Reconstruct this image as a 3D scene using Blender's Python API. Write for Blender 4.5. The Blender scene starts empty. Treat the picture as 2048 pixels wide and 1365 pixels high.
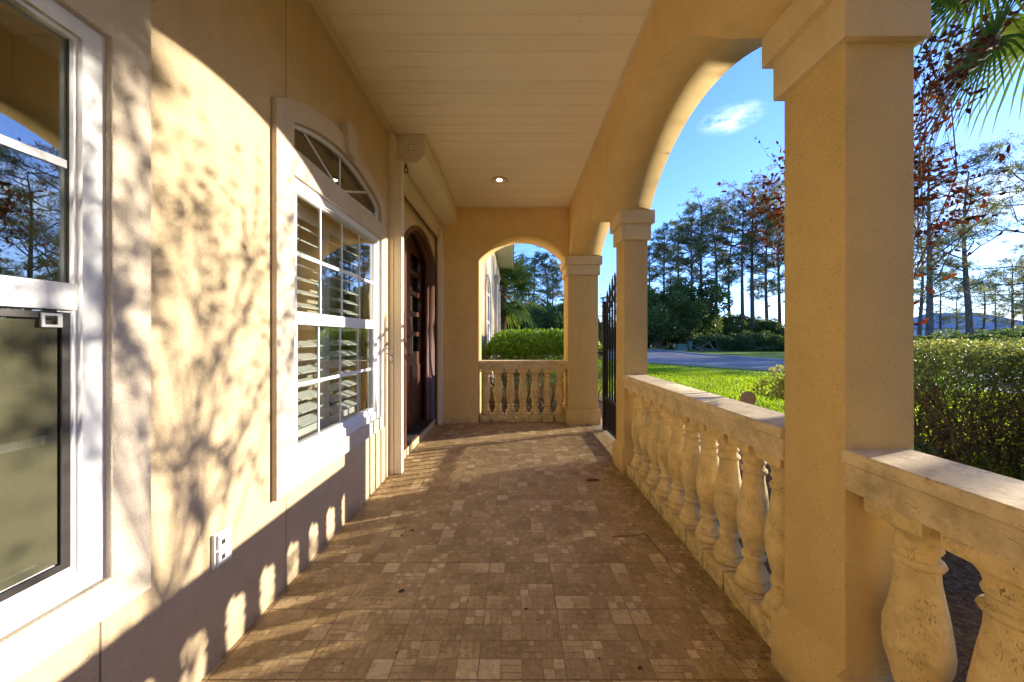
import bpy, bmesh, math, random
import numpy as np
from mathutils import Vector, Matrix

# ------------------------------------------------------------------ camera, sky, sun, exposure
S = bpy.context.scene
COL = S.collection
FPX = 690.0                       # focal length in pixels of the 2048 px wide photograph
CAMH = 1.2
cam_d = bpy.data.cameras.new('camera'); cam = bpy.data.objects.new('camera', cam_d); COL.objects.link(cam)
cam.location = (0, 0, CAMH); cam.rotation_euler = (math.radians(90), 0, 0)
cam_d.sensor_width = 36; cam_d.lens = FPX / 2048 * 36
cam_d.shift_x = -5 / 2048; cam_d.shift_y = -6.5 / 2048
cam_d.clip_start = 0.02; cam_d.clip_end = 2000
S.camera = cam
SUN = Vector((1.0, 0.37, 0.24)).normalized()
sun_el = math.asin(SUN.z); sun_az = math.atan2(SUN.x, SUN.y)
sd = bpy.data.lights.new('sun', 'SUN'); so = bpy.data.objects.new('sun', sd); COL.objects.link(so)
sd.energy = 2.0; sd.angle = math.radians(0.6); sd.color = (1.0, 0.90, 0.76)
so.rotation_euler = SUN.to_track_quat('Z', 'Y').to_euler()
so.location = (20, 10, 20)
W = bpy.data.worlds.new('World'); S.world = W; W.use_nodes = True
wn = W.node_tree.nodes; wl = W.node_tree.links; wn.clear()
w_out = wn.new('ShaderNodeOutputWorld'); w_bg = wn.new('ShaderNodeBackground')
sky = wn.new('ShaderNodeTexSky'); sky.sky_type = 'NISHITA'; sky.sun_disc = False
sky.sun_elevation = sun_el; sky.sun_rotation = sun_az
sky.air_density = 1.0; sky.dust_density = 0.1; sky.ozone_density = 3.0
w_bg.inputs['Strength'].default_value = 0.15
# two thin wisps of cloud, set by their direction in the sky
tc = wn.new('ShaderNodeTexCoord')
def wisp(prev, d, radius, stretch, amount, seed):
    d = Vector(d).normalized()
    sub = wn.new('ShaderNodeVectorMath'); sub.operation = 'SUBTRACT'; sub.inputs[1].default_value = d
    wl.new(tc.outputs['Generated'], sub.inputs[0])
    mp = wn.new('ShaderNodeMapping'); mp.vector_type = 'POINT'
    mp.inputs['Rotation'].default_value = stretch[3]; mp.inputs['Scale'].default_value = stretch[:3]
    wl.new(sub.outputs[0], mp.inputs['Vector'])
    ln = wn.new('ShaderNodeVectorMath'); ln.operation = 'LENGTH'; wl.new(mp.outputs[0], ln.inputs[0])
    nz = wn.new('ShaderNodeTexNoise'); nz.inputs['Scale'].default_value = 22 + seed; nz.inputs['Detail'].default_value = 6
    nz.inputs['Roughness'].default_value = 0.62; wl.new(mp.outputs[0], nz.inputs['Vector'])
    mr = wn.new('ShaderNodeMapRange'); mr.inputs[1].default_value = radius; mr.inputs[2].default_value = 0; wl.new(ln.outputs['Value'], mr.inputs[0])
    m2 = wn.new('ShaderNodeMapRange'); m2.inputs[1].default_value = 0.36; m2.inputs[2].default_value = 0.72; wl.new(nz.outputs[0], m2.inputs[0])
    mu = wn.new('ShaderNodeMath'); mu.operation = 'MULTIPLY'; wl.new(mr.outputs[0], mu.inputs[0]); wl.new(m2.outputs[0], mu.inputs[1])
    ms = wn.new('ShaderNodeMath'); ms.operation = 'MULTIPLY'; ms.use_clamp = True; wl.new(mu.outputs[0], ms.inputs[0]); ms.inputs[1].default_value = amount
    mx = wn.new('ShaderNodeMix'); mx.data_type = 'RGBA'; wl.new(ms.outputs[0], mx.inputs[0]); wl.new(prev, mx.inputs[6])
    mx.inputs[7].default_value = (3.4, 3.8, 4.4, 1)
    return mx.outputs[2]
tint = wn.new('ShaderNodeMix'); tint.data_type = 'RGBA'; tint.blend_type = 'MULTIPLY'; tint.inputs[0].default_value = 1
tint.inputs[7].default_value = (0.35, 0.43, 0.71, 1)
wl.new(sky.outputs[0], tint.inputs[6])
c = tint.outputs[2]
def pdir(x, y): return ((x - 1029) / FPX, 1.0, (676 - y) / FPX)
c = wisp(c, pdir(1462, 238), 0.068, (1.0, 1.0, 2.4, (0.0, 0.55, 0.0)), 0.7, 9)
c = wisp(c, pdir(2015, 385), 0.10, (1.0, 1.0, 2.0, (0, -0.2, 0)), 1.3, 6)
wl.new(c, w_bg.inputs['Color']); wl.new(w_bg.outputs[0], w_out.inputs['Surface'])
S.view_settings.view_transform = 'Standard'; S.view_settings.look = 'None'
S.view_settings.exposure = 2.4; S.view_settings.gamma = 1.0
S.cycles.max_bounces = 10; S.cycles.diffuse_bounces = 8; S.cycles.glossy_bounces = 4
S.cycles.transparent_max_bounces = 16; S.cycles.transmission_bounces = 6
S.cycles.caustics_reflective = False; S.cycles.caustics_refractive = False
S.cycles.sample_clamp_indirect = 6

rnd = random.Random(7)
nr = np.random.default_rng(11)

# ------------------------------------------------------------------ helpers: objects and tags
def tag(o, label=None, cat=None, group=None, kind=None):
    if label: o['label'] = label
    if cat: o['category'] = cat
    if group: o['group'] = group
    if kind: o['kind'] = kind
    return o
def thing(name, label, cat, loc=(0, 0, 0), rotz=0, group=None):
    o = bpy.data.objects.new(name, None); COL.objects.link(o)
    o.location = loc; o.rotation_euler = (0, 0, rotz); o.empty_display_size = 0.1
    return tag(o, label, cat, group)
def link(name, me, mat, parent=None, smooth=False):
    if smooth:
        me.polygons.foreach_set('use_smooth', [True] * len(me.polygons))
    o = bpy.data.objects.new(name, me); COL.objects.link(o)
    if mat is not None:
        me.materials.clear()
        for m in (mat if isinstance(mat, (list, tuple)) else [mat]): me.materials.append(m)
    if parent is not None:
        o.parent = parent
        o.matrix_parent_inverse = Matrix.Identity(4)
    return o
def copy_tree(o, parent=None):
    c = o.copy(); COL.objects.link(c); c.parent = parent
    for ch in list(o.children): copy_tree(ch, c)
    return c
def from_bm(bm, name='m'):
    me = bpy.data.meshes.new(name); bm.to_mesh(me); bm.free(); return me
class MB:
    """collects shapes into one mesh"""
    def __init__(self): self.bm = bmesh.new()
    def box(self, x0, x1, y0, y1, z0, z1, bevel=0.0, M=None):
        r = bmesh.ops.create_cube(self.bm, size=1.0)
        vs = r['verts']
        for v in vs:
            v.co = Vector(((x0 + x1) / 2 + v.co.x * (x1 - x0), (y0 + y1) / 2 + v.co.y * (y1 - y0), (z0 + z1) / 2 + v.co.z * (z1 - z0)))
        if bevel > 0:
            es = list({e for v in vs for e in v.link_edges})
            rb = bmesh.ops.bevel(self.bm, geom=es, offset=bevel, segments=2, profile=0.6, affect='EDGES')
            vs = list({v for f in rb['faces'] for v in f.verts} | {v for v in vs if v.is_valid})
        if M is not None: bmesh.ops.transform(self.bm, matrix=M, verts=[v for v in vs if v.is_valid])
        return self
    def tube(self, pts, rad, n=8, cap=True):
        pts = [Vector(p) for p in pts]
        if not isinstance(rad, (list, tuple)): rad = [rad] * len(pts)
        rings = []
        up = Vector((0, 0, 1))
        for i, p in enumerate(pts):
            t = (pts[min(i + 1, len(pts) - 1)] - pts[max(i - 1, 0)]).normalized()
            a = t.cross(up if abs(t.z) < 0.95 else Vector((0, 1, 0))).normalized(); b = t.cross(a)
            rings.append([self.bm.verts.new(p + (a * math.cos(2 * math.pi * k / n) + b * math.sin(2 * math.pi * k / n)) * rad[i]) for k in range(n)])
        for i in range(len(rings) - 1):
            for k in range(n):
                self.bm.faces.new((rings[i][k], rings[i][(k + 1) % n], rings[i + 1][(k + 1) % n], rings[i + 1][k]))
        if cap and n > 2:
            self.bm.faces.new(rings[0][::-1]); self.bm.faces.new(rings[-1])
        return self
    def lathe(self, prof, cx, cy, n=24, z0=0, cap=True):
        rings = [[self.bm.verts.new((cx + r * math.cos(2 * math.pi * k / n), cy + r * math.sin(2 * math.pi * k / n), z0 + z)) for k in range(n)] for z, r in prof]
        for i in range(len(rings) - 1):
            for k in range(n):
                self.bm.faces.new((rings[i][k], rings[i][(k + 1) % n], rings[i + 1][(k + 1) % n], rings[i + 1][k]))
        if cap:
            self.bm.faces.new(rings[0][::-1]); self.bm.faces.new(rings[-1])
        return self
    def prism(self, poly, axis, a, b):
        """poly of (u,v); axis 'X': u=y v=z ; 'Y': u=x v=z ; 'Z': u=x v=y"""
        def P(u, v, w): return {'X': (w, u, v), 'Y': (u, w, v), 'Z': (u, v, w)}[axis]
        A = [self.bm.verts.new(P(u, v, a)) for u, v in poly]; B = [self.bm.verts.new(P(u, v, b)) for u, v in poly]
        self.bm.faces.new(A); self.bm.faces.new(B[::-1])
        n = len(poly)
        for i in range(n): self.bm.faces.new((A[i], B[i], B[(i + 1) % n], A[(i + 1) % n]))
        return self
    def build(self, name, mat, parent=None, smooth=False):
        bmesh.ops.recalc_face_normals(self.bm, faces=self.bm.faces)
        me = from_bm(self.bm, name)
        if smooth:
            me.polygons.foreach_set('use_smooth', [True] * len(me.polygons))
            try: me.set_sharp_from_angle(angle=math.radians(38))
            except Exception: pass
        return link(name, me, mat, parent)
def plate_mesh(outer, holes, axis, a, b, bevel=0.0):
    """flat outline with holes, given thickness a..b along the axis"""
    cu = bpy.data.curves.new('c', 'CURVE'); cu.dimensions = '2D'; cu.fill_mode = 'BOTH'
    cu.extrude = abs(b - a) / 2 - bevel; cu.bevel_depth = bevel; cu.bevel_resolution = 1; cu.offset = -bevel
    for poly in [outer] + list(holes):
        sp = cu.splines.new('POLY'); sp.points.add(len(poly) - 1)
        for p, (u, v) in zip(sp.points, poly): p.co = (u, v, 0, 1)
        sp.use_cyclic_u = True
    ob = bpy.data.objects.new('c', cu); COL.objects.link(ob)
    dg = bpy.context.evaluated_depsgraph_get(); dg.update()
    me = bpy.data.meshes.new_from_object(ob.evaluated_get(dg))
    bpy.data.objects.remove(ob); bpy.data.curves.remove(cu)
    mid = (a + b) / 2
    if axis == 'X': M = Matrix(((0, 0, 1, mid), (1, 0, 0, 0), (0, 1, 0, 0), (0, 0, 0, 1)))
    elif axis == 'Y': M = Matrix(((1, 0, 0, 0), (0, 0, -1, mid), (0, 1, 0, 0), (0, 0, 0, 1)))
    me.transform(M)
    bm = bmesh.new(); bm.from_mesh(me); bmesh.ops.remove_doubles(bm, verts=bm.verts, dist=1e-5)
    bmesh.ops.recalc_face_normals(bm, faces=bm.faces); bm.to_mesh(me); bm.free()
    return me
def rect(u0, u1, v0, v1): return [(u0, v0), (u1, v0), (u1, v1), (u0, v1)]
def seg_arch(u0, u1, v, rise, n=28):
    """points of a segmental arch from (u1,v) over to (u0,v)"""
    hs = (u1 - u0) / 2; R = (hs * hs + rise * rise) / (2 * rise); cu = (u0 + u1) / 2; cv = v + rise - R
    a = math.asin(min(1, hs / R))
    if rise > hs: a = math.pi - a
    return [(cu + R * math.sin(a - 2 * a * i / n), cv + R * math.cos(a - 2 * a * i / n)) for i in range(n + 1)]
def ell_arch(u0, u1, v, rise, n=28):
    hs = (u1 - u0) / 2; cu = (u0 + u1) / 2
    return [(cu + hs * math.cos(math.pi * i / n), v + rise * math.sin(math.pi * i / n) ** 0.9) for i in range(n + 1)]

# ------------------------------------------------------------------ helpers: materials
def newmat(name):
    m = bpy.data.materials.new(name); m.use_nodes = True; nt = m.node_tree; nt.nodes.clear()
    o = nt.nodes.new('ShaderNodeOutputMaterial'); return m, nt, o
def N(nt, t, **kw):
    n = nt.nodes.new(t)
    for k, v in kw.items():
        if k.startswith('i_'):
            n.inputs[k[2:].replace('_', ' ')].default_value = v
        else: setattr(n, k, v)
    return n
def noise(nt, co, scale, detail=4, rough=0.55, dist=0.0):
    n = N(nt, 'ShaderNodeTexNoise', i_Scale=scale, i_Detail=detail, i_Roughness=rough, i_Distortion=dist); nt.links.new(co, n.inputs['Vector']); return n.outputs[0]
def ramp(nt, fac, stops, interp='LINEAR'):
    r = N(nt, 'ShaderNodeValToRGB'); r.color_ramp.interpolation = interp; e = r.color_ramp.elements
    while len(e) < len(stops): e.new(0.5)
    for i, (p, c) in enumerate(stops):
        e[i].position = p; e[i].color = (*c, 1) if len(c) == 3 else c
    nt.links.new(fac, r.inputs[0]); return r.outputs[0]
def mixc(nt, fac, a, b, mode='MIX'):
    m = N(nt, 'ShaderNodeMix', data_type='RGBA', blend_type=mode)
    for s, v in ((0, fac), (6, a), (7, b)):
        if isinstance(v, (int, float)): m.inputs[s].default_value = v
        elif isinstance(v, tuple): m.inputs[s].default_value = (*v[:3], 1)
        else: nt.links.new(v, m.inputs[s])
    return m.outputs[2]
def math_(nt, op, a, b=None, clamp=False):
    m = N(nt, 'ShaderNodeMath', operation=op); m.use_clamp = clamp
    for s, v in ((0, a), (1, b)):
        if v is None: continue
        if isinstance(v, (int, float)): m.inputs[s].default_value = v
        else: nt.links.new(v, m.inputs[s])
    return m.outputs[0]
def bump(nt, h, strength, dist, prev=None):
    b = N(nt, 'ShaderNodeBump', i_Strength=strength, i_Distance=dist); nt.links.new(h, b.inputs['Height'])
    if prev is not None: nt.links.new(prev, b.inputs['Normal'])
    return b.outputs[0]
def world_co(nt): return N(nt, 'ShaderNodeNewGeometry').outputs['Position']
def finish(nt, out, col, rough=0.8, nrm=None, metal=0.0, spec=0.3, **kw):
    p = N(nt, 'ShaderNodeBsdfPrincipled')
    for s, v in (('Base Color', col), ('Roughness', rough), ('Metallic', metal), ('Specular IOR Level', spec)):
        if isinstance(v, (int, float)): p.inputs[s].default_value = v
        elif isinstance(v, tuple): p.inputs[s].default_value = (*v[:3], 1)
        else: nt.links.new(v, p.inputs[s])
    if nrm is not None: nt.links.new(nrm, p.inputs['Normal'])
    nt.links.new(p.outputs[0], out.inputs['Surface'])
    return p

def mat_stucco(name, base, grain=200, speck=0.5, joints=None, bstr=0.55, stain=True):
    m, nt, o = newmat(name); co = world_co(nt)
    g = noise(nt, co, grain, 2, 0.7); g2 = noise(nt, co, grain * 0.42, 2, 0.6); big = noise(nt, co, 1.1, 4, 0.6); mid = noise(nt, co, 9, 4, 0.6)
    dark = tuple(c * 0.84 for c in base); lite = tuple(min(1, c * 1.08) for c in base)
    c = ramp(nt, big, [(0.3, dark), (0.7, lite)])
    c = mixc(nt, 0.35, c, ramp(nt, mid, [(0.35, tuple(c * 0.88 for c in base)), (0.65, lite)]))
    sp = ramp(nt, g, [(0.31, (1, 1, 1)), (0.44, (0, 0, 0))])
    c = mixc(nt, math_(nt, 'MULTIPLY', sp, speck), c, tuple(c * 0.42 for c in base))
    n = bump(nt, math_(nt, 'ADD', g, math_(nt, 'MULTIPLY', g2, 0.7)), bstr, 0.004)
    if stain:   # grey splash-back dirt just above the paving and faint runs down the face
        sx = N(nt, 'ShaderNodeSeparateXYZ'); nt.links.new(co, sx.inputs[0])
        mp = N(nt, 'ShaderNodeMapping'); mp.inputs['Scale'].default_value = (9, 9, 0.7); nt.links.new(co, mp.inputs[0])
        run = noise(nt, mp.outputs[0], 1.4, 3, 0.6)
        c = mixc(nt, math_(nt, 'MULTIPLY', ramp(nt, run, [(0.56, (0, 0, 0)), (0.74, (1, 1, 1))]), 0.22), c, tuple(c * 0.62 for c in base))
        lo = N(nt, 'ShaderNodeMapRange'); lo.inputs[1].default_value = 0.10; lo.inputs[2].default_value = 0.0; nt.links.new(sx.outputs[2], lo.inputs[0])
        dd = math_(nt, 'MULTIPLY', lo.outputs[0], ramp(nt, noise(nt, co, 14, 4), [(0.35, (0, 0, 0)), (0.7, (1, 1, 1))]))
        c = mixc(nt, math_(nt, 'MULTIPLY', dd, 0.55), c, (0.13, 0.11, 0.07))
    if joints:
        sx = N(nt, 'ShaderNodeSeparateXYZ'); nt.links.new(co, sx.inputs[0])
        acc = None
        for y in joints:
            d = math_(nt, 'ABSOLUTE', math_(nt, 'SUBTRACT', sx.outputs[1], y))
            k = N(nt, 'ShaderNodeMapRange'); k.inputs[1].default_value = 0.0035; k.inputs[2].default_value = 0.001; nt.links.new(d, k.inputs[0])
            acc = k.outputs[0] if acc is None else math_(nt, 'MAXIMUM', acc, k.outputs[0])
        c = mixc(nt, math_(nt, 'MULTIPLY', acc, 0.6), c, (0.09, 0.06, 0.03))
        n = bump(nt, math_(nt, 'MULTIPLY', acc, -1.0), 0.8, 0.006, n)
    finish(nt, o, c, 0.93, n, spec=0.12); return m

def mat_stone(name, base=(0.74, 0.56, 0.26), dirt=0.5, algae=0.4):
    m, nt, o = newmat(name); co = world_co(nt)
    big = noise(nt, co, 9, 5, 0.65); fine = noise(nt, co, 60, 4, 0.65); mid = noise(nt, co, 26, 5, 0.7)
    c = ramp(nt, big, [(0.28, tuple(v * 0.72 for v in base)), (0.5, base), (0.72, tuple(min(1, v * 1.15) for v in base))])
    c = mixc(nt, math_(nt, 'MULTIPLY', ramp(nt, mid, [(0.5, (0, 0, 0)), (0.66, (1, 1, 1))]), algae), c, (0.50, 0.42, 0.17))
    c = mixc(nt, math_(nt, 'MULTIPLY', ramp(nt, noise(nt, co, 15, 6, 0.75), [(0.52, (0, 0, 0)), (0.66, (1, 1, 1))]), dirt), c, (0.38, 0.27, 0.14))
    vo = N(nt, 'ShaderNodeTexVoronoi', i_Scale=58.0); nt.links.new(mixc(nt, 0.06, co, N(nt, 'ShaderNodeTexNoise', i_Scale=30.0).outputs[1]), vo.inputs['Vector'])
    pit = math_(nt, 'MULTIPLY', ramp(nt, vo.outputs['Distance'], [(0.14, (1, 1, 1)), (0.27, (0, 0, 0))]), ramp(nt, noise(nt, co, 17, 3), [(0.46, (0, 0, 0)), (0.60, (1, 1, 1))]))
    c = mixc(nt, math_(nt, 'MULTIPLY', pit, 0.75), c, (0.16, 0.11, 0.06))
    sx = N(nt, 'ShaderNodeSeparateXYZ'); nt.links.new(co, sx.inputs[0])
    lo = N(nt, 'ShaderNodeMapRange'); lo.inputs[1].default_value = 0.17; lo.inputs[2].default_value = 0.02; nt.links.new(sx.outputs[2], lo.inputs[0])
    gd = math_(nt, 'MULTIPLY', lo.outputs[0], ramp(nt, mid, [(0.35, (0, 0, 0)), (0.6, (1, 1, 1))]))
    c = mixc(nt, math_(nt, 'MULTIPLY', gd, 0.6), c, (0.22, 0.19, 0.08))
    h = math_(nt, 'SUBTRACT', math_(nt, 'ADD', math_(nt, 'MULTIPLY', fine, 0.35), math_(nt, 'MULTIPLY', mid, 0.5)), pit)
    finish(nt, o, c, 0.86, bump(nt, h, 0.7, 0.006), spec=0.2); return m

def mat_plain(name, col, rough=0.5, metal=0.0, spec=0.4, var=0.08, scale=30, bstr=0.0):
    m, nt, o = newmat(name); co = world_co(nt); n = noise(nt, co, scale, 4, 0.6); n1 = noise(nt, co, scale * 0.12, 3)
    c = ramp(nt, math_(nt, 'ADD', math_(nt, 'MULTIPLY', n, 0.5), math_(nt, 'MULTIPLY', n1, 0.5)), [(0.3, tuple(v * (1 - var) for v in col)), (0.7, tuple(min(1, v * (1 + var)) for v in col))])
    rr = ramp(nt, n, [(0.3, (rough * 0.85,) * 3), (0.7, (min(1, rough * 1.15),) * 3)])
    finish(nt, o, c, rr, bump(nt, n, bstr, 0.002) if bstr else None, metal, spec); return m

def mat_leaf(name, cols, trans=0.45, rough=0.55, spec=0.3, scale=1.2, tcol=None):
    """cols: dark, mid, light; per-leaf tint stored in the mesh attribute 'tint'"""
    m, nt, o = newmat(name)
    at = N(nt, 'ShaderNodeAttribute', attribute_name='tint')
    n = noise(nt, world_co(nt), scale, 2)
    f = math_(nt, 'ADD', math_(nt, 'MULTIPLY', at.outputs['Fac'], 0.75), math_(nt, 'MULTIPLY', n, 0.3))
    c = ramp(nt, f, [(0.1, cols[0]), (0.5, cols[1]), (0.95, cols[2])])
    p = N(nt, 'ShaderNodeBsdfPrincipled', i_Roughness=rough); p.inputs['Specular IOR Level'].default_value = spec; nt.links.new(c, p.inputs['Base Color'])
    t = N(nt, 'ShaderNodeBsdfTranslucent'); nt.links.new(mixc(nt, 1.0, c, tcol or (1.5, 1.35, 0.6), 'MULTIPLY'), t.inputs['Color'])
    mx = N(nt, 'ShaderNodeMixShader'); mx.inputs[0].default_value = trans; nt.links.new(p.outputs[0], mx.inputs[1]); nt.links.new(t.outputs[0], mx.inputs[2])
    nt.links.new(mx.outputs[0], o.inputs['Surface']); return m

def mat_glass(name, tint=(0.9, 0.93, 0.9), base_refl=0.14):
    m, nt, o = newmat(name)
    fr = N(nt, 'ShaderNodeLayerWeight', i_Blend=0.5); fac5 = math_(nt, 'POWER', fr.outputs['Facing'], 4.0)
    gl = N(nt, 'ShaderNodeBsdfGlossy', i_Roughness=0.0); gl.inputs['Color'].default_value = (1, 1, 1, 1)
    nb = bump(nt, noise(nt, world_co(nt), 2.2, 1), 0.06, 0.02); nt.links.new(nb, gl.inputs['Normal'])
    tr = N(nt, 'ShaderNodeBsdfTransparent'); tr.inputs[0].default_value = (*tint, 1)
    f = math_(nt, 'ADD', math_(nt, 'MULTIPLY', fac5, 0.8), base_refl, True)
    mx = N(nt, 'ShaderNodeMixShader'); nt.links.new(f, mx.inputs[0]); nt.links.new(tr.outputs[0], mx.inputs[1]); nt.links.new(gl.outputs[0], mx.inputs[2])
    nt.links.new(mx.outputs[0], o.inputs['Surface']); return m

STUCCO = (0.66, 0.512, 0.315)
M_wall = mat_stucco('stucco_wall', STUCCO, joints=(1.658, 0.914))
M_arc = mat_stucco('stucco_arcade', (0.75, 0.54, 0.235), bstr=0.25)
M_end = mat_stucco('stucco_end_wall', (0.75, 0.54, 0.235))
M_band = mat_stucco('stucco_band', (0.66, 0.56, 0.43), grain=200, speck=0.35)
M_colm = mat_stucco('stucco_column', (0.68, 0.495, 0.208), grain=180, speck=0.5, bstr=0.7)
M_cap = mat_stucco('stucco_capital', (0.73, 0.58, 0.32), grain=190, speck=0.45)
M_stone = mat_stone('cast_stone')
M_rail = mat_stone('cast_stone_rail', (0.72, 0.58, 0.34), 0.5, 0.25)
M_vinyl = mat_plain('white_vinyl', (0.80, 0.80, 0.78), 0.35, var=0.03)
M_cream = mat_plain('cream_aluminium', (0.78, 0.71, 0.55), 0.42, var=0.05)
M_cream2 = mat_plain('cream_slats', (0.68, 0.61, 0.46), 0.5, var=0.05)
M_white = mat_plain('white_plastic', (0.74, 0.74, 0.72), 0.4, var=0.03)
M_dark = mat_plain('dark_frame', (0.06, 0.052, 0.045), 0.45)
M_iron = mat_plain('black_iron', (0.018, 0.016, 0.015), 0.42, var=0.3, bstr=0.2)
M_glass = mat_glass('window_glass')
M_glass_t = mat_glass('transom_glass', (0.55, 0.5, 0.42), 0.10)
M_steel = mat_plain('steel', (0.4, 0.38, 0.35), 0.35, 0.9)

# wood of the front door
m, nt, o = newmat('mahogany'); co = world_co(nt)
mp = N(nt, 'ShaderNodeMapping'); mp.inputs['Scale'].default_value = (30, 30, 2.2); nt.links.new(co, mp.inputs[0])
wd = noise(nt, mp.outputs[0], 2.2, 6, 0.65, 0.6)
finish(nt, o, ramp(nt, wd, [(0.3, (0.05, 0.018, 0.009)), (0.55, (0.11, 0.040, 0.019)), (0.8, (0.18, 0.072, 0.036))]), 0.32, bump(nt, wd, 0.15, 0.002), spec=0.5)
M_wood = m

# porch ceiling boards
m, nt, o = newmat('ceiling_boards'); co = world_co(nt)
sx = N(nt, 'ShaderNodeSeparateXYZ'); nt.links.new(co, sx.inputs[0])
n1 = noise(nt, co, 2.0, 3)
bd = math_(nt, 'FLOOR', math_(nt, 'DIVIDE', math_(nt, 'SUBTRACT', sx.outputs[1], 1.948), 0.1265))
wn_ = N(nt, 'ShaderNodeTexWhiteNoise', noise_dimensions='1D'); nt.links.new(bd, wn_.inputs['W'])
cc = ramp(nt, n1, [(0.3, (0.88, 0.79, 0.60)), (0.7, (0.90, 0.82, 0.64))])
cc = mixc(nt, 1.0, cc, ramp(nt, wn_.outputs['Value'], [(0, (0.95, 0.95, 0.94)), (1, (1, 1, 1))]), 'MULTIPLY')
vo = N(nt, 'ShaderNodeTexVoronoi', i_Scale=5.0); nt.links.new(co, vo.inputs['Vector'])
cc = mixc(nt, math_(nt, 'MULTIPLY', ramp(nt, vo.outputs['Distance'], [(0.02, (1, 1, 1)), (0.035, (0, 0, 0))]), 0.45), cc, (0.25, 0.17, 0.09))
finish(nt, o, cc, 0.5, bump(nt, n1, 0.25, 0.01), spec=0.25)
M_ceil = m

# ------------------------------------------------------------------ paving: printed mosaic tiles
def mat_tiles():
    m, nt, o = newmat('mosaic_tile'); co = world_co(nt)
    at = N(nt, 'ShaderNodeAttribute', attribute_name='tint')
    c = ramp(nt, at.outputs['Fac'], [(0.0, (0.335, 0.235, 0.098)), (0.22, (0.39, 0.272, 0.125)), (0.45, (0.455, 0.325, 0.158)), (0.7, (0.54, 0.395, 0.20)), (1.0, (0.68, 0.53, 0.31))])
    v = noise(nt, co, 38, 5, 0.7, 1.5); big = noise(nt, co, 1.6, 4, 0.6)
    c = mixc(nt, 0.75, c, ramp(nt, v, [(0.3, (0.60, 0.56, 0.48)), (0.62, (1.14, 1.14, 1.12))]), 'MULTIPLY')
    c = mixc(nt, 0.7, c, ramp(nt, big, [(0.3, (0.78, 0.74, 0.70)), (0.7, (1.1, 1.1, 1.1))]), 'MULTIPLY')
    # wormy travertine veins
    w = noise(nt, co, 85, 2, 0.5, 3.5); wm = ramp(nt, w, [(0.46, (0, 0, 0)), (0.5, (1, 1, 1)), (0.54, (0, 0, 0))])
    wm = math_(nt, 'MULTIPLY', wm, ramp(nt, noise(nt, co, 7, 2), [(0.45, (0, 0, 0)), (0.6, (1, 1, 1))]))
    c = mixc(nt, math_(nt, 'MULTIPLY', wm, 0.35), c, (0.17, 0.10, 0.05))
    # soil blown against the balustrade
    sx = N(nt, 'ShaderNodeSeparateXYZ'); nt.links.new(co, sx.inputs[0])
    mr = N(nt, 'ShaderNodeMapRange'); mr.inputs[1].default_value = 0.62; mr.inputs[2].default_value = 1.02; nt.links.new(sx.outputs[0], mr.inputs[0])
    dn = noise(nt, co, 16, 6, 0.75)
    d = math_(nt, 'MULTIPLY', mr.outputs[0], ramp(nt, dn, [(0.42, (0, 0, 0)), (0.62, (1, 1, 1))]))
    c = mixc(nt, math_(nt, 'MULTIPLY', d, 0.7), c, (0.13, 0.095, 0.045))
    sp = ramp(nt, noise(nt, co, 120, 2, 0.5), [(0.25, (1, 1, 1)), (0.31, (0, 0, 0))])
    c = mixc(nt, math_(nt, 'MULTIPLY', sp, 0.5), c, (0.10, 0.06, 0.03))
    r = ramp(nt, v, [(0.3, (0.72,) * 3), (0.7, (0.5,) * 3)])
    finish(nt, o, c, r, bump(nt, math_(nt, 'SUBTRACT', v, wm), 0.25, 0.002), spec=0.3); return m
M_tile = mat_tiles()
M_grout = mat_plain('grout', (0.31, 0.23, 0.135), 0.95, var=0.25, scale=25)

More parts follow.
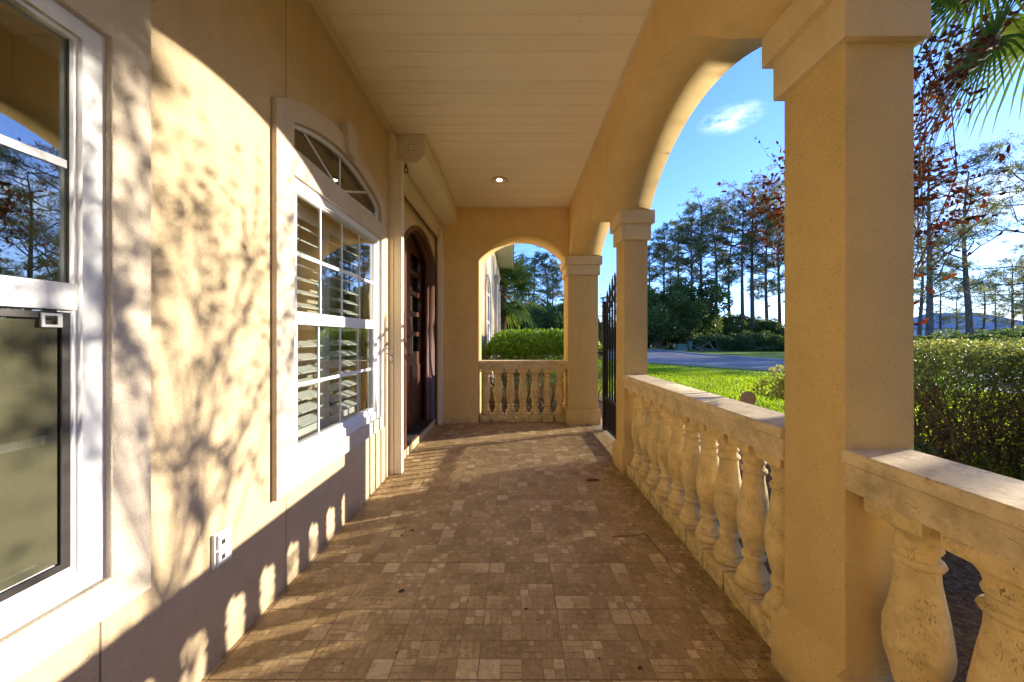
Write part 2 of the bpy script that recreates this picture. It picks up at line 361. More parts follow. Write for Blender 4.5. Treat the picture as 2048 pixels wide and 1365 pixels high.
def build_floor():
    T = 0.3155; X0 = 0.185 - 5 * T; Y0 = 1.21 - 14 * T
    templates = [
        ['PSQv', 'hqSQ', 'SqSS', 'QSvq'],
        ['SqhS', 'qSQv', 'SvSq', 'PSqh'],
        ['QPSh', 'SSqv', 'hQSq', 'SqvS'],
    ]
    V = []; F = []; TN = []; MI = []
    def quad(x0, x1, y0, y1, t, mi, z=0.0):
        b = len(V); V.extend([(x0, y0, z), (x1, y0, z), (x1, y1, z), (x0, y1, z)]); F.append((b, b + 1, b + 2, b + 3)); TN.extend([t] * 4); MI.append(mi)
    rr = random.Random(3)
    for i in range(0, 8):
        for j in range(0, 29):
            tx, ty = X0 + i * T, Y0 + j * T
            if tx + T < -1.2 or tx > 1.35 or ty > 5.3: continue
            tp = templates[rr.choice((0, 0, 1, 2))]; rot = rr.randrange(4)
            g = 0.0015; cs = (T - 2 * g) / 4; off = rr.uniform(-0.06, 0.06)
            for a in range(4):
                for b in range(4):
                    aa, bb = [(a, b), (b, 3 - a), (3 - a, 3 - b), (3 - b, a)][rot]
                    code = tp[aa][bb]; x = tx + g + a * cs; y = ty + g + b * cs; k = 0.0009
                    hh = (aa * 7 + bb * 13 + (aa * bb) * 5) % 11 / 11
                    base = 0.12 + 0.5 * hh + off
                    def sub(u0, u1, v0, v1, t): quad(x + u0 * cs + k, x + u1 * cs - k, y + v0 * cs + k, y + v1 * cs - k, min(1, max(0, t + rr.uniform(-0.05, 0.05))), 0)
                    if rot % 2 and code in 'hv': code = 'v' if code == 'h' else 'h'
                    if code == 'P': sub(0, 1, 0, 1, 0.88)
                    elif code == 'S': sub(0, 1, 0, 1, base)
                    elif code == 'Q':
                        for u in (0, .5):
                            for v in (0, .5): sub(u, u + .5, v, v + .5, base + (0.38 if (u + v) in (0, 1) and hh > .4 else -.05))
                    elif code == 'q':
                        for u in range(3):
                            for v in range(3):
                                sub(u / 3, (u + 1) / 3, v / 3, (v + 1) / 3, base + (0.34 if (u * 2 + v * 3 + int(hh * 11)) % 4 == 0 else 0.0))
                    elif code == 'h':
                        for v in range(3): sub(0, 1, v / 3, (v + 1) / 3, base * .5 + 0.35 + 0.12 * v)
                    elif code == 'v':
                        for v in range(3): sub(v / 3, (v + 1) / 3, 0, 1, base * .5 + 0.45 - 0.1 * v)
    me = bpy.data.meshes.new('porch_floor')
    quad(-1.0985, 1.30, -3.2, 5.27, 0.3, 1, -0.0016)
    # slab edge
    b = len(V); zz = (-0.0016, -0.15)
    V.extend([(1.30, -3.2, zz[0]), (1.30, 5.27, zz[0]), (1.30, 5.27, zz[1]), (1.30, -3.2, zz[1])]); F.append((b, b + 1, b + 2, b + 3)); TN.extend([.3] * 4); MI.append(1)
    b = len(V); V.extend([(1.30, 5.27, zz[0]), (-1.0985, 5.27, zz[0]), (-1.0985, 5.27, zz[1]), (1.30, 5.27, zz[1])]); F.append((b, b + 1, b + 2, b + 3)); TN.extend([.3] * 4); MI.append(1)
    # clip tiles to the slab
    V2 = [(min(max(x, -1.0985), 1.299), min(y, 5.269), z) for x, y, z in V]
    me.from_pydata(V2, [], F)
    a = me.attributes.new('tint', 'FLOAT', 'POINT'); a.data.foreach_set('value', TN)
    o = link('porch_floor', me, [M_tile, M_grout]); me.polygons.foreach_set('material_index', MI)
    o['kind'] = 'structure'
build_floor()

# ------------------------------------------------------------------ ground, lawn, road, path
GZ = -0.15
def mat_ground(name, cols, s1, s2, bstr=0.6, dist=0.02, rough=0.95):
    m, nt, o = newmat(name); co = world_co(nt)
    a = noise(nt, co, s1, 6, 0.7); b = noise(nt, co, s2, 4, 0.6)
    c = ramp(nt, a, [(0.3, cols[0]), (0.5, cols[1]), (0.72, cols[2])])
    c = mixc(nt, 0.6, c, ramp(nt, b, [(0.3, (0.7, 0.7, 0.7)), (0.7, (1.25, 1.25, 1.2))]), 'MULTIPLY')
    finish(nt, o, c, rough, bump(nt, a, bstr, dist), spec=0.1); return m
M_lawn = mat_ground('lawn_soil', ((0.08, 0.13, 0.015), (0.14, 0.22, 0.02), (0.2, 0.29, 0.03)), 22, 0.5)
M_mulch = mat_ground('mulch', ((0.07, 0.042, 0.02), (0.18, 0.115, 0.06), (0.38, 0.26, 0.14)), 34, 1.5, 1.0, 0.02)
M_wood_floor = mat_ground('forest_floor', ((0.02, 0.03, 0.01), (0.05, 0.055, 0.02), (0.10, 0.09, 0.04)), 3, 0.3)
M_road = mat_ground('road_asphalt', ((0.17, 0.165, 0.16), (0.21, 0.205, 0.20), (0.26, 0.255, 0.25)), 30, 0.25, 0.3, 0.01, 0.85)
M_conc = mat_ground('kerb_concrete', ((0.35, 0.32, 0.28), (0.45, 0.42, 0.37), (0.52, 0.48, 0.43)), 20, 0.8, 0.2, 0.01)
def sheet(name, poly, z, mat, kind='structure'):
    me = bpy.data.meshes.new(name)
    me.from_pydata([(x, y, z) for x, y in poly], [], [tuple(range(len(poly)))])
    return tag(link(name, me, mat), kind=kind)
sheet('ground', [(-400, -200), (600, -200), (600, 700), (-400, 700)], GZ - 0.02, M_wood_floor)
near_edge = [(26, -9), (13.2, 10.5), (10.4, 14.2), (7.4, 18.6), (5.9, 21.7), (1.0, 33), (-6, 50)]
far_edge = [(33, -6), (19.3, 13.8), (15.6, 20), (14.6, 28), (15.6, 39), (12, 60), (0, 62)]
sheet('lawn', [(1.3, -30), (26, -30)] + [(x + 1.0, y + .6) for x, y in near_edge[:-1]] + [(-1, 40), (-8, 40), (-8, 5.27), (1.3, 5.27)], GZ, M_lawn)
sheet('planting_bed', [(1.3, -4), (4.2, -4), (4.6, 1), (4.4, 3.4), (3.6, 5.2), (2.9, 6.2), (1.9, 6.6), (1.75, 9), (-.6, 9), (-.6, 5.27), (1.3, 5.27)], GZ + 0.006, M_mulch)
sheet('verge', [(x - 0.2, y) for x, y in far_edge] + [(40, 62), (60, 0), (34, -8)], GZ + 0.002, M_lawn)
sheet('road', near_edge + far_edge[::-1], GZ + 0.012, M_road)
def strip(name, line, off, w, z0, z1, mat):
    mb = MB(); bm = mb.bm
    L = []
    for i, p in enumerate(line):
        a = Vector(line[max(i - 1, 0)]); b = Vector(line[min(i + 1, len(line) - 1)]); t = (b - a).normalized(); n = Vector((t.y, -t.x))
        L.append((Vector(p) + n * off, Vector(p) + n * (off + w)))
    rows = [[bm.verts.new((q.x, q.y, z)) for q, z in ((a, z0), (a, z1), (b, z1), (b, z0))] for a, b in L]
    for r, s in zip(rows, rows[1:]):
        for k in range(3): bm.faces.new((r[k], s[k], s[k + 1], r[k + 1]))
    return tag(mb.build(name, mat), kind='structure')
strip('kerb', near_edge, -0.18, 0.18, GZ - 0.01, GZ + 0.10, M_conc)
strip('kerb', far_edge, 0.0, 0.18, GZ - 0.01, GZ + 0.11, M_conc)
strip('pavement', [(x - 1.1, y - .75) for x, y in near_edge], -1.1, 1.1, GZ - 0.01, GZ + 0.02, M_conc)
strip('path', [(1.3, 4.0), (2.1, 4.5), (2.35, 6.0), (2.3, 8.4)], -0.5, 1.0, GZ - 0.01, GZ + 0.02,
      mat_ground('path_pavers', ((0.30, 0.2, 0.15), (0.42, 0.30, 0.23), (0.52, 0.4, 0.32)), 9, 1.0, 0.3))
mb = MB(); mb.box(1.302, 1.7, 3.36, 4.74, GZ, -0.03, 0.01); mb.build('entry_step', M_cap)['kind'] = 'structure'

# ------------------------------------------------------------------ the house
XW = -1.098          # outer face of the house wall
XB = -1.072          # face of the raised bands round the windows
CEIL = 3.03
XI, XO = 0.765, 1.19 # arcade beam
YE = 4.84            # face of the end wall
house = thing('house', 'ochre stucco house with a covered porch, arched openings and white windows', 'house')

ZT0, ZT1 = 2.127, 2.25      # transom springing
W2 = (1.684, 2.79); W1 = (0.92 - 1.106, 0.92)
WB, WT = 0.562, 2.0
DO = (3.40, 4.77)           # outer edge of the door casing
def transom(y0, y1, inset=0.0):
    pts = [(y0 + inset, ZT0 + inset), (y1 - inset, ZT0 + inset)] + seg_arch(y0 + inset, y1 - inset, ZT1 - inset * .3, 0.122 - inset * .5, 20)
    return pts
def door_outline(inset=0.0, base=0.085):
    y0, y1 = DO[0] + inset, DO[1] - inset
    return [(y0, base), (y1, base)] + seg_arch(y0, y1, 2.19, 0.29 - inset * .6, 24)
holes = [rect(W2[0] - .001, W2[1] + .001, WB - .001, WT + .001), transom(*W2), rect(W1[0], W1[1], WB, WT), transom(*W1), door_outline()]
link('wall', plate_mesh(rect(-3.4, 5.26, -0.15, 3.4), holes, 'X', XW - 0.24, XW), M_wall, house)
# end wall: pier on the left and the arch beyond which the garden shows
e_out = [(XW - 0.24, -0.15), (-0.505, -0.15)] + [(p[0], p[1]) for p in seg_arch(-0.505, 0.745, 2.30, 0.335, 30)[::-1]] + [(0.745, 2.075), (0.765, 2.32), (XI, 2.32), (XI, CEIL + .3), (XW - 0.24, CEIL + .3)]
e_out = [(XW + 0.0005, -0.15), (-0.505, -0.15)] + seg_arch(-0.505, 0.745, 2.30, 0.335, 30)[::-1] + [(XI - .001, 2.322), (XI - .001, CEIL + .3), (XW + 0.0005, CEIL + .3)]
tag(link('end_wall', plate_mesh(e_out, [], 'Y', YE + 0.42, YE), M_end, house), 'end wall of the porch with a low arch over the balustrade')
# arcade
spr = 2.325
arches = [(-0.83, 0.969, 0.39), (1.297, 3.022, 0.39), (3.361, 4.735, 0.305)]
pts = [(-3.4, spr), (-2.9, spr)] + seg_arch(-2.89, -1.16, spr, 0.39, 30)[::-1]
for a, b, r in arches: pts += seg_arch(a, b, spr, r, 36)[::-1]
pts += [(5.262, spr), (5.262, 3.4), (-3.4, 3.4)]
tag(link('arcade', plate_mesh(pts, [], 'X', XI, XO), M_arc, house), 'ochre arcade of low arches carried by the square columns')
# ceiling boards: each board with a V groove, one surface
mb = MB(); bm = mb.bm
prof = []; y = 1.948 - 0.1265 * 42
while y < YE:
    prof += [(y, CEIL), (y + 0.004, CEIL + 0.006), (y + 0.0065, CEIL + 0.006), (y + 0.009, CEIL), (y + 0.062, CEIL - 0.0006)]
    y += 0.1265
prof = [p for p in prof if p[0] < YE]
prof.append((YE, CEIL))
prev = None
for yy, zz in prof:
    cur = (bm.verts.new((XW, yy, zz)), bm.verts.new((XI, yy, zz)))
    if prev: bm.faces.new((prev[0], cur[0], cur[1], prev[1]))
    prev = cur
tag(mb.build('ceiling', M_ceil, house), 'cream ribbed porch ceiling boards')
mb = MB(); mb.prism([(XW, CEIL - .001), (XW + .036, CEIL - .001), (XW + .036, CEIL - .008), (XW + .012, CEIL - .011), (XW + .010, CEIL - .036), (XW, CEIL - .036)], 'Y', -3.3, 3.095)
mb.box(XI - .022, XI, -3.3, YE, CEIL - .010, CEIL - .001); mb.box(XW + .04, XI - .022, YE - .02, YE, CEIL - .009, CEIL - .001)
mb.build('ceiling_trim', mat_plain('ceiling_trim', (0.72, 0.62, 0.45), 0.4), house)
# storey above and the bulk of the house
mb = MB(); mb.box(-9, XO + .55, -9, 5.4, 3.41, 3.6); mb.box(-9, XW - .245, -9, -3.4, 0, 3.4); mb.box(-9, -4.6, -3.4, 5.26, -.1, 3.4); mb.box(-4.6, XW - .2401, 5.0, 5.26, -.1, 3.4); mb.box(-9, -4.61, 5.261, 14.5, -.1, 3.4)
mb.build('roof', M_arc, house)
mb = MB(); mb.box(-4.6, XW - .241, -3.39, 4.99, -.1, 0.0); mb.build('room_floor', mat_plain('room_floor', (0.28, 0.2, 0.12), .5), house)
mb = MB(); mb.box(-4.6, XW - .241, -3.39, 4.99, 2.75, 2.8); mb.box(-3.2, -3.1, -3.39, 4.99, 0, 2.75); mb.box(-3.1, XW - .241, 1.28, 1.38, 0, 2.75); mb.box(-3.1, XW - .241, 3.05, 3.15, 0, 2.75)
mb.build('room_wall', mat_plain('room_wall', (0.74, 0.73, 0.52), .8, var=.03), house)

# ---- windows
def band(y0, y1, w0, w1, keystone, parent):
    outer = [(y0 - w0, 0.462), (y1 + w1, 0.462), (y1 + w1, 2.285)]
    outer += [p for p in seg_arch(y0 - w0, y1 + w1, 2.29, 0.195, 24)][1:-1] + [(y0 - w0, 2.285)]
    hs = [rect(y0, y1, WB, WT), transom(y0, y1)]
    o = link('window_band', plate_mesh(outer, hs, 'X', XW + .0002, XB, 0.004), M_band, parent)
    if keystone:
        yc = (y0 + y1) / 2
        m = MB(); m.prism([(yc - .045, 2.375), (yc + .045, 2.375), (yc + .085, 2.545), (yc + .04, 2.575), (yc - .04, 2.575), (yc - .085, 2.545)], 'X', XW + .001, XB + .03)
        bmesh.ops.bevel(m.bm, geom=list(m.bm.edges), offset=.004, segments=1, affect='EDGES')
        m.build('keystone', M_band, o)
    return o
def ring(poly_o, poly_i, a, b): return plate_mesh(poly_o, [poly_i], 'X', a, b)
def make_window(y0, y1, w0, w1, keystone, label, screen=False):
    w = MB()
    win = link('window', ring(rect(y0, y1, WB, WT), rect(y0 + .048, y1 - .048, WB + .052, WT - .044), XW - .03, XW + .006), M_vinyl, house)
    win['label'] = label
    def sub(o):      # children of the window mesh
        o.parent = win; return o
    b = band(y0, y1, w0, w1, keystone, None); kids = list(b.children)
    b.parent = win
    for k in kids: k.parent = win
    # inner stepped bead of the frame
    sub(link('frame_bead', ring(rect(y0 + .046, y1 - .046, WB + .05, WT - .042), rect(y0 + .056, y1 - .056, WB + .062, WT - .054), XW - .045, XW - .006), M_vinyl))
    g0, g1, b0, b1 = y0 + .055, y1 - .055, WB + .06, WT - .052
    ml, mh = 1.268, 1.335
    m = MB(); m.box(XW - .04, XW + .001, g0 - .002, g1 + .002, ml, mh, .003); m.box(XW - .05, XW - .012, g0, g1, b0 - .004, b0 + .03, .002)
    m.box(XW - .05, XW - .012, g0, g0 + .028, b0 + .03, ml, .002); m.box(XW - .05, XW - .012, g1 - .028, g1, b0 + .03, ml, .002)
    sub(m.build('sash', M_vinyl))
    m = MB(); xg = XW - .022
    ys = [g0 + (g1 - g0) * k / 4 for k in (1, 2, 3)] if not screen else []
    for yy in ys: m.box(xg - .004, xg + .004, yy - .0065, yy + .0065, mh, b1); m.box(xg - .014, xg - .007, yy - .0065, yy + .0065, b0 + .03, ml)
    m.box(xg - .003, xg + .0045, g0, g1, 1.622, 1.642); m.box(xg - .0145, xg - .0065, g0, g1, .945, .965)
    sub(m.build('muntins', M_vinyl))
    m = MB(); m.box(xg - .0015, xg + .0015, g0 - .003, g1 + .003, mh - .002, b1 + .003); sub(m.build('upper_pane', M_glass))
    m = MB(); m.box(xg - .0115, xg - .0085, g0 - .003, g1 + .003, b0, ml + .002); sub(m.build('lower_pane', M_glass))
    # transom
    sub(link('transom_frame', ring(transom(y0, y1), transom(y0, y1, .026), XW - .04, XW - .004), M_vinyl))
    yc = (y0 + y1) / 2 - .02
    m = MB()
    for (ya, za) in ((yc - .40, ZT0 + .175), (yc, ZT0 + .24), (yc + .40, ZT0 + .175), ):
        m.tube([(XW - .026, yc, ZT0 + .015), (XW - .026, ya, za)], .008, 4)
    m.tube([(XW - .026, yc, ZT0 + .03), (XW - .026, y1 - .03, ZT0 + .055)], .007, 4)
    sub(m.build('transom_muntins', M_vinyl))
    sub(link('transom_pane', plate_mesh(transom(y0, y1, .02), [], 'X', XW - .031, XW - .028), M_glass_t))
    return win
win2 = make_window(W2[0], W2[1], 0.128, 0.072, True, 'white window with louvred shutters inside, under an arched light and keystone')
win1 = make_window(W1[0], W1[1], 0.11, 0.10, True, 'large white window nearest the camera, insect screen on its lower half')
W1B = None
# plantation shutter inside the second window
def shutter(y0, y1, z0, z1, x, tilt, parent):
    m = MB(); m.box(x - .014, x + .014, y0, y0 + .04, z0, z1, .002); m.box(x - .014, x + .014, y1 - .045, y1, z0, z1, .002)
    m.box(x - .0135, x + .0135, y0 + .041, y1 - .046, z0, z0 + .09, .002); m.box(x - .0135, x + .0135, y0 + .041, y1 - .046, z1 - .07, z1, .002); m.box(x - .0135, x + .0135, y0 + .041, y1 - .046, 1.25, 1.33, .002)
    fr = m.build('shutter_frame', M_vinyl, parent)
    m = MB(); z = z0 + .125
    while z < z1 - .10:
        if not (1.215 < z < 1.365):
            M = Matrix.Translation((x, 0, z)) @ Matrix.Rotation(tilt, 4, 'Y')
            m.box(-.038, .038, y0 + .043, y1 - .048, -.004, .004, .003, M)
        z += .076
    m.build('louvres', M_vinyl, parent)
shutter(1.74, 2.258, WB + .02, 1.97, XW - .15, math.radians(24), win2); shutter(2.262, 2.78, WB + .02, 1.97, XW - .15, math.radians(24), win2)
m = MB(); m.box(-1.46, -1.45, 1.50, 3.0, 0.3, 2.6); m.build('curtain', mat_plain('beige_blind', (0.60, 0.53, 0.40), .9, var=.1, scale=8), win2)
# insect screen and blind of the near window
m, nt, o = newmat('insect_screen'); co = world_co(nt)
mp = N(nt, 'ShaderNodeMapping'); mp.inputs['Scale'].default_value = (0, 430, 430); nt.links.new(co, mp.inputs[0])
wv = N(nt, 'ShaderNodeTexWave', i_Scale=0.35); wv.bands_direction = 'Y'; nt.links.new(mp.outputs[0], wv.inputs[0])
tr = N(nt, 'ShaderNodeBsdfTransparent'); df = N(nt, 'ShaderNodeBsdfDiffuse'); df.inputs[0].default_value = (0.15, 0.145, 0.085, 1)
mx = N(nt, 'ShaderNodeMixShader'); nt.links.new(math_(nt, 'ADD', math_(nt, 'MULTIPLY', wv.outputs[1], .25), .38), mx.inputs[0]); nt.links.new(tr.outputs[0], mx.inputs[1]); nt.links.new(df.outputs[0], mx.inputs[2]); nt.links.new(mx.outputs[0], o.inputs[0])
M_mesh = m
tilt = Matrix.Identity(4)
g0, g1 = W1[0] + .06, W1[1] - .068
me = ring(rect(g0, g1, .635, 1.262), rect(g0 + .015, g1 - .015, .650, 1.247), XW - .012, XW + .001); link('screen_frame', me, mat_plain('bronze_frame', (.03, .026, .022), .5), win1)
m = MB(); m.box(XW - .0056, XW - .005, g0 + .02, g1 - .02, .655, 1.242); m.build('screen_mesh', M_mesh, win1)
link('screen_clip', ring(rect(g1 - .055, g1 - .018, 1.225, 1.258), rect(g1 - .049, g1 - .026, 1.231, 1.252), XW + .0012, XW + .006), M_white, win1)
m = MB()
for k in range(9):
    yy = W1[0] + .02 + k * .125
    m.prism([(XW - .30, yy), (XW - .285, yy + .06), (XW - .30, yy + .123), (XW - .31, yy + .123), (XW - .295, yy + .06), (XW - .31, yy)], 'Z', .5, 2.1)
m.build('vertical_blind', mat_plain('olive_blind', (0.26, 0.26, 0.17), .85, var=.12, scale=6), win1)
m = MB(); m.box(XW - .019, XW - .017, W1[1] - .060, W1[1] - .0555, WB + .06, WT - .05); m.build('seal', M_dark, win1)

# ---- front door in its arched opening
door = link('door', ring(door_outline(), door_outline(.075, .0855), XW - .16, XW + .012), M_wood, house)
door['label'] = 'dark mahogany arched front door with small square glass lights'
def under(o): o.parent = door; return o
under(link('jamb_rail', ring(door_outline(.074, .086), door_outline(.10, .0865), XW - .14, XW - .06), M_wood))
def leaf(y0, y1, name):
    x = XW - .165
    top = [(p[0], min(p[1], 2.6)) for p in door_outline(.08, .09)]
    zt = lambda yy: 2.40 - .55 * ((yy - 4.085) / .66) ** 2 * .42
    sq = []; n = 3; h = .235
    yl, yr = y0 + .10, y1 - .08
    for k in range(5): sq.append(rect(yl, yr, 1.02 + k * .255, 1.02 + k * .255 + .20))
    outer = [(y0, .09), (y1, .09), (y1, zt(y1)), ((y0 + y1) / 2, zt((y0 + y1) / 2)), (y0, zt(y0))]
    lf = under(link(name, plate_mesh(outer, [q for q in sq if max(p[1] for p in q) < 2.3], 'X', x - .045, x), M_wood))
    g = MB(); g.box(x - .026, x - .02, yl - .01, yr + .01, 1.0, 2.2); under(g.build('door_glass', M_glass_t))
    g = MB(); g.box(x, x + .012, yl + .02, yr - .02, .28, .86, .006); under(g.build('door_panel', M_wood))
leaf(3.475, 4.08, 'door_leaf'); leaf(4.084, 4.70, 'door_leaf')
g = MB(); g.tube([(XW - .15, 4.03, 1.0), (XW - .10, 4.03, 1.0), (XW - .10, 4.03, 1.22), (XW - .15, 4.03, 1.22)], .009, 8); under(g.build('door_handle', M_steel, smooth=True))
g = MB(); g.box(XW - .24, XW + .004, DO[0] - .04, DO[1] + .03, -.001, .084, .004); s = g.build('door_step', M_cap, house); s['label'] = 'cream door step'
g = MB(); g.box(XW - .158, XW - .01, DO[0] + .12, DO[1] - .12, .0845, .096); M_mat = mat_plain('door_mat', (.035, .03, .028), .95, var=.4, scale=90, bstr=.6)
tag(g.build('door_mat', M_mat), 'thin dark door mat lying on the cream door step', 'door mat')

# ---- wing of the house beyond the end arch
XG = -0.62
wing_w = (7.3, 8.6)
wo = [(5.262, GZ - .02), (14.2, GZ - .02), (14.2, 4.4), (5.262, 4.4)]
wh = [[(wing_w[0], .75), (wing_w[1], .75)] + seg_arch(wing_w[0], wing_w[1], 2.25, .32, 18)]
tag(link('wing_wall', plate_mesh(wo, wh, 'X', XG - .25, XG), mat_stucco('stucco_wing', (.60, .45, .28)), house), 'pale wall of the wing beyond the end arch')
def wing_arch(d, base): return [(wing_w[0] + d, base), (wing_w[1] - d, base)] + seg_arch(wing_w[0] + d, wing_w[1] - d, 2.25, .32 - d * .5, 18)
ww = link('window', ring(wing_arch(0, .75), wing_arch(.07, .83), XG - .06, XG + .01), M_vinyl, house); ww['label'] = 'arched white window in the wing beyond the end arch'
g = MB(); g.box(XG - .05, XG + .004, wing_w[0] + .05, wing_w[1] - .05, 1.52, 1.6); g.box(XG - .05, XG + .002, wing_w[0] + .05, wing_w[1] - .05, 2.2, 2.25); g.box(XG - .045, XG, 7.93, 7.97, .8, 2.5); o = g.build('muntins', M_vinyl); o.parent = ww
o = link('pane', plate_mesh(wing_arch(.05, .8), [], 'X', XG - .035, XG - .03), M_glass); o.parent = ww
g = MB(); g.box(XG - .24, XG - .2, wing_w[0] - .1, wing_w[1] + .1, .6, 2.7); o = g.build('blind', mat_plain('blind', (.35, .36, .32), .8)); o.parent = ww
link('wing_band', ring(wing_arch(-.14, .6), wing_arch(0.001, .751), XG + .0005, XG + .045), M_band, house)
g = MB(); g.box(XG + .001, XG + .10, 10.6, 11.05, GZ, 3.05, .01); g.box(XG + .001, XG + .17, 10.52, 11.13, 3.05, 3.13, .01); g.box(XG + .001, XG + .14, 10.56, 11.09, 2.9, 3.049, .01); g.build('pilaster', M_band, house)
g = MB(); g.box(XG + .0015, XG + .09, 12.2, 12.9, .7, 2.9, .01); g.build('wing_shutter', M_band, house)
g = MB(); g.box(-1.0, -0.08, 6.2, 14.4, 4.0, 4.06); g.box(-0.10, -0.06, 6.2, 14.4, 3.98, 4.2); g.box(-1.0, -.1, 14.36, 14.4, 3.98, 4.4); g.build('eaves', M_cream, house)
g = MB(); g.prism([(-5, 5.6), (-.02, 4.18), (-.02, 4.26), (-5, 5.7)], 'Y', 5.42, 14.5); g.build('wing_roof', mat_plain('roof_tiles', (.28, .11, .06), .8, var=.3, scale=12), house)

# ---- roller shutter over the door
rs = thing('roller_shutter', 'cream rolled-up storm shutter box and side tracks over the front door', 'roller shutter', (-1.0, 3.95, 0))
def rel(mb, name, mat, parent, loc, smooth=False):
    o = mb.build(name, mat, parent, smooth); o.data.transform(Matrix.Translation(-Vector(loc))); return o
L = rs.location
Yb = 3.105
def boxprof(d=0.0):
    return [(-1.055 - d * 0, CEIL - .004), (-.81 + d, CEIL - .004), (-.81 + d, CEIL - .185 - d), (-.884 + d, CEIL - .25 - d), (-1.055, CEIL - .25 - d)]
g = MB(); g.prism(boxprof(), 'Y', Yb + .003, YE - .001); box = rel(g, 'shutter_box', M_cream, rs, L)
g = MB(); g.prism(boxprof(.003), 'Y', Yb - .004, Yb + .0029); ep = rel(g, 'end_plate', M_cream2, rs, L)
for dx, dz in ((.10, .09), (.155, .09), (.10, .145), (.155, .145), (.035, .04), (.185, .05), (.035, .205), (.175, .205)):
    g = MB(); g.tube([(-1.055 + dx, Yb - .0065, CEIL - dz), (-1.055 + dx, Yb - .004, CEIL - dz)], .006 if .05 < dx < .17 else .0035, 8); rel(g, 'rivet', M_dark, rs, L)
g = MB(); g.box(-1.0975, -1.055, 3.03, 3.10, 2.77, CEIL - .036); g.box(-1.0975, -1.062, 3.02, 3.03, .0, CEIL - .037); g.box(-1.0975, -.992, 3.03, 3.10, 0.004, 2.77, .004); g.box(-1.02, -1.0, 3.101, 3.112, 0.004, 2.6); rel(g, 'side_track', M_cream, rs, L)
g = MB(); g.box(-1.06, -1.0, YE - .09, YE - .045, .004, 2.775, .003); g.box(-1.045, -1.02, YE - .045, YE - .03, .004, 2.6); g.box(-1.06, -1.0, YE - .03, YE - .001, .004, 2.775, .003); rel(g, 'side_track', M_cream, rs, L)
g = MB()
for k in range(4): g.box(-1.045 + .003 * (k % 2), -1.030, 3.101, YE - .091, 2.585 + k * .048, 2.63 + k * .048, .004)
g.box(-1.055, -1.018, 3.101, YE - .091, 2.565, 2.584, .002); rel(g, 'slats', M_cream2, rs, L)
g = MB(); g.tube([(-.985, 3.13, 2.775), (-.985, 3.13, 2.745)], .009, 8); g.tube([(-.985 + .018 * math.cos(a), 3.13, 2.722 + .024 * math.sin(a)) for a in [k * math.pi / 6 for k in range(13)]], .005, 6); g.box(-1.04, -1.025, 3.11, 3.14, 2.76, 2.779)
rel(g, 'crank_eye', M_iron, rs, L)

hk = thing('wall_hook', 'small oval metal hook on the wall beside the near shutter track', 'hook', (XB, 2.96, 1.02))
g = MB(); g.tube([(.045 - .027 + .009 * math.sin(a * 1), 0.010 * math.sin(a), .0 + .038 * math.cos(a)) for a in [k * math.pi / 8 for k in range(17)]], .004, 6); g.build('ring', M_steel, hk, True)
g = MB(); g.tube([(-.026, 0, .045), (.03, 0, .045)], .004, 6); g.build('pin', M_steel, hk, True)
g = MB(); g.tube([(-.026, 0, .09), (.022, 0, .085), (.03, 0, .09)], .0045, 6); g.build('pin', M_steel, hk, True)

# ---- power outlet
ot = thing('power_outlet', 'white weatherproof double power outlet low on the sunlit wall', 'power outlet', (XW, 1.287, .42))
g = MB(); g.box(0.0005, .012, -.040, .040, -.064, .064, .003); g.build('base_plate', M_white, ot)
g = MB(); g.box(.0125, .020, -.030, .030, .004, .058, .003); g.box(.0125, .020, -.030, .030, -.056, -.002, .003); g.build('cover', M_white, ot)
for dz in (0, -.054):
    g = MB(); g.box(.0202, .0215, -.016, -.002, .018 + dz, .034 + dz); g.build('socket', M_dark, ot)
    g = MB(); g.box(.0202, .0235, -.028, .028, .044 + dz, .047 + dz); g.build('rib', M_white, ot)

# ---- recessed ceiling light
lt = thing('ceiling_light', 'round recessed spotlight glowing in the cream porch ceiling', 'ceiling light', (-.174, 3.996, CEIL))
g = MB(); g.lathe([(-.002, .092), (-.008, .090), (-.008, .070), (.004, .060), (.02, .05)], 0, 0, 32, cap=False); g.build('trim_ring', mat_plain('light_trim', (.55, .42, .30), .35, .3), lt, True)
m, nt, o = newmat('lamp_glow'); e = N(nt, 'ShaderNodeEmission', i_Strength=9.0); e.inputs[0].default_value = (1, .78, .52, 1); nt.links.new(e.outputs[0], o.inputs[0])
g = MB(); g.lathe([(-.0035, .030), (-.007, .026), (-.009, .012)], 0, 0, 24); g.build('bulb', m, lt, True)
g = MB(); g.lathe([(-.0012, .062), (-.003, .05)], 0, 0, 24); g.build('reflector', mat_plain('light_reflector', (.75, .55, .4), .3, .5), lt, True)

# ------------------------------------------------------------------ columns
def column(x0, x1, y0, y1, label, pier=False):
    c = thing('column', label, 'column', ((x0 + x1) / 2, (y0 + y1) / 2, 0), group='square stucco porch columns')
    hx, hy = (x1 - x0) / 2, (y1 - y0) / 2
    g = MB(); g.box(-hx, hx, -hy, hy, 0.20, 2.075, .006); g.build('shaft', M_colm, c, True)
    g = MB(); p = .028; g.box(-hx - p, hx + p, -hy - p, hy + p, -0.14, 0.205, .007)
    bm = g.bm
    for v in bm.verts:
        if v.co.z > .19: pass
    g.prism([(-hx - p, .2045), (hx + p, .2045), (hx - .002, .232), (-hx + .002, .232)], 'Y', -hy - .002, hy + .002)
    g.build('plinth', M_colm, c, True)
    g = MB(); g.box(-hx - .023, hx + .023, -hy - .023, hy + .023, 2.07, 2.21, .005); g.box(-hx - .048, hx + .048, -hy - .048, hy + .048, 2.208, 2.3245, .006); g.build('capital', M_cap, c, True)
    return c
column(.975, 1.180, 1.017, 1.249, 'nearest square column with a balustrade on both its sides')
column(.975, 1.185, 3.070, 3.313, 'middle square column between the balustrade and the iron gate')
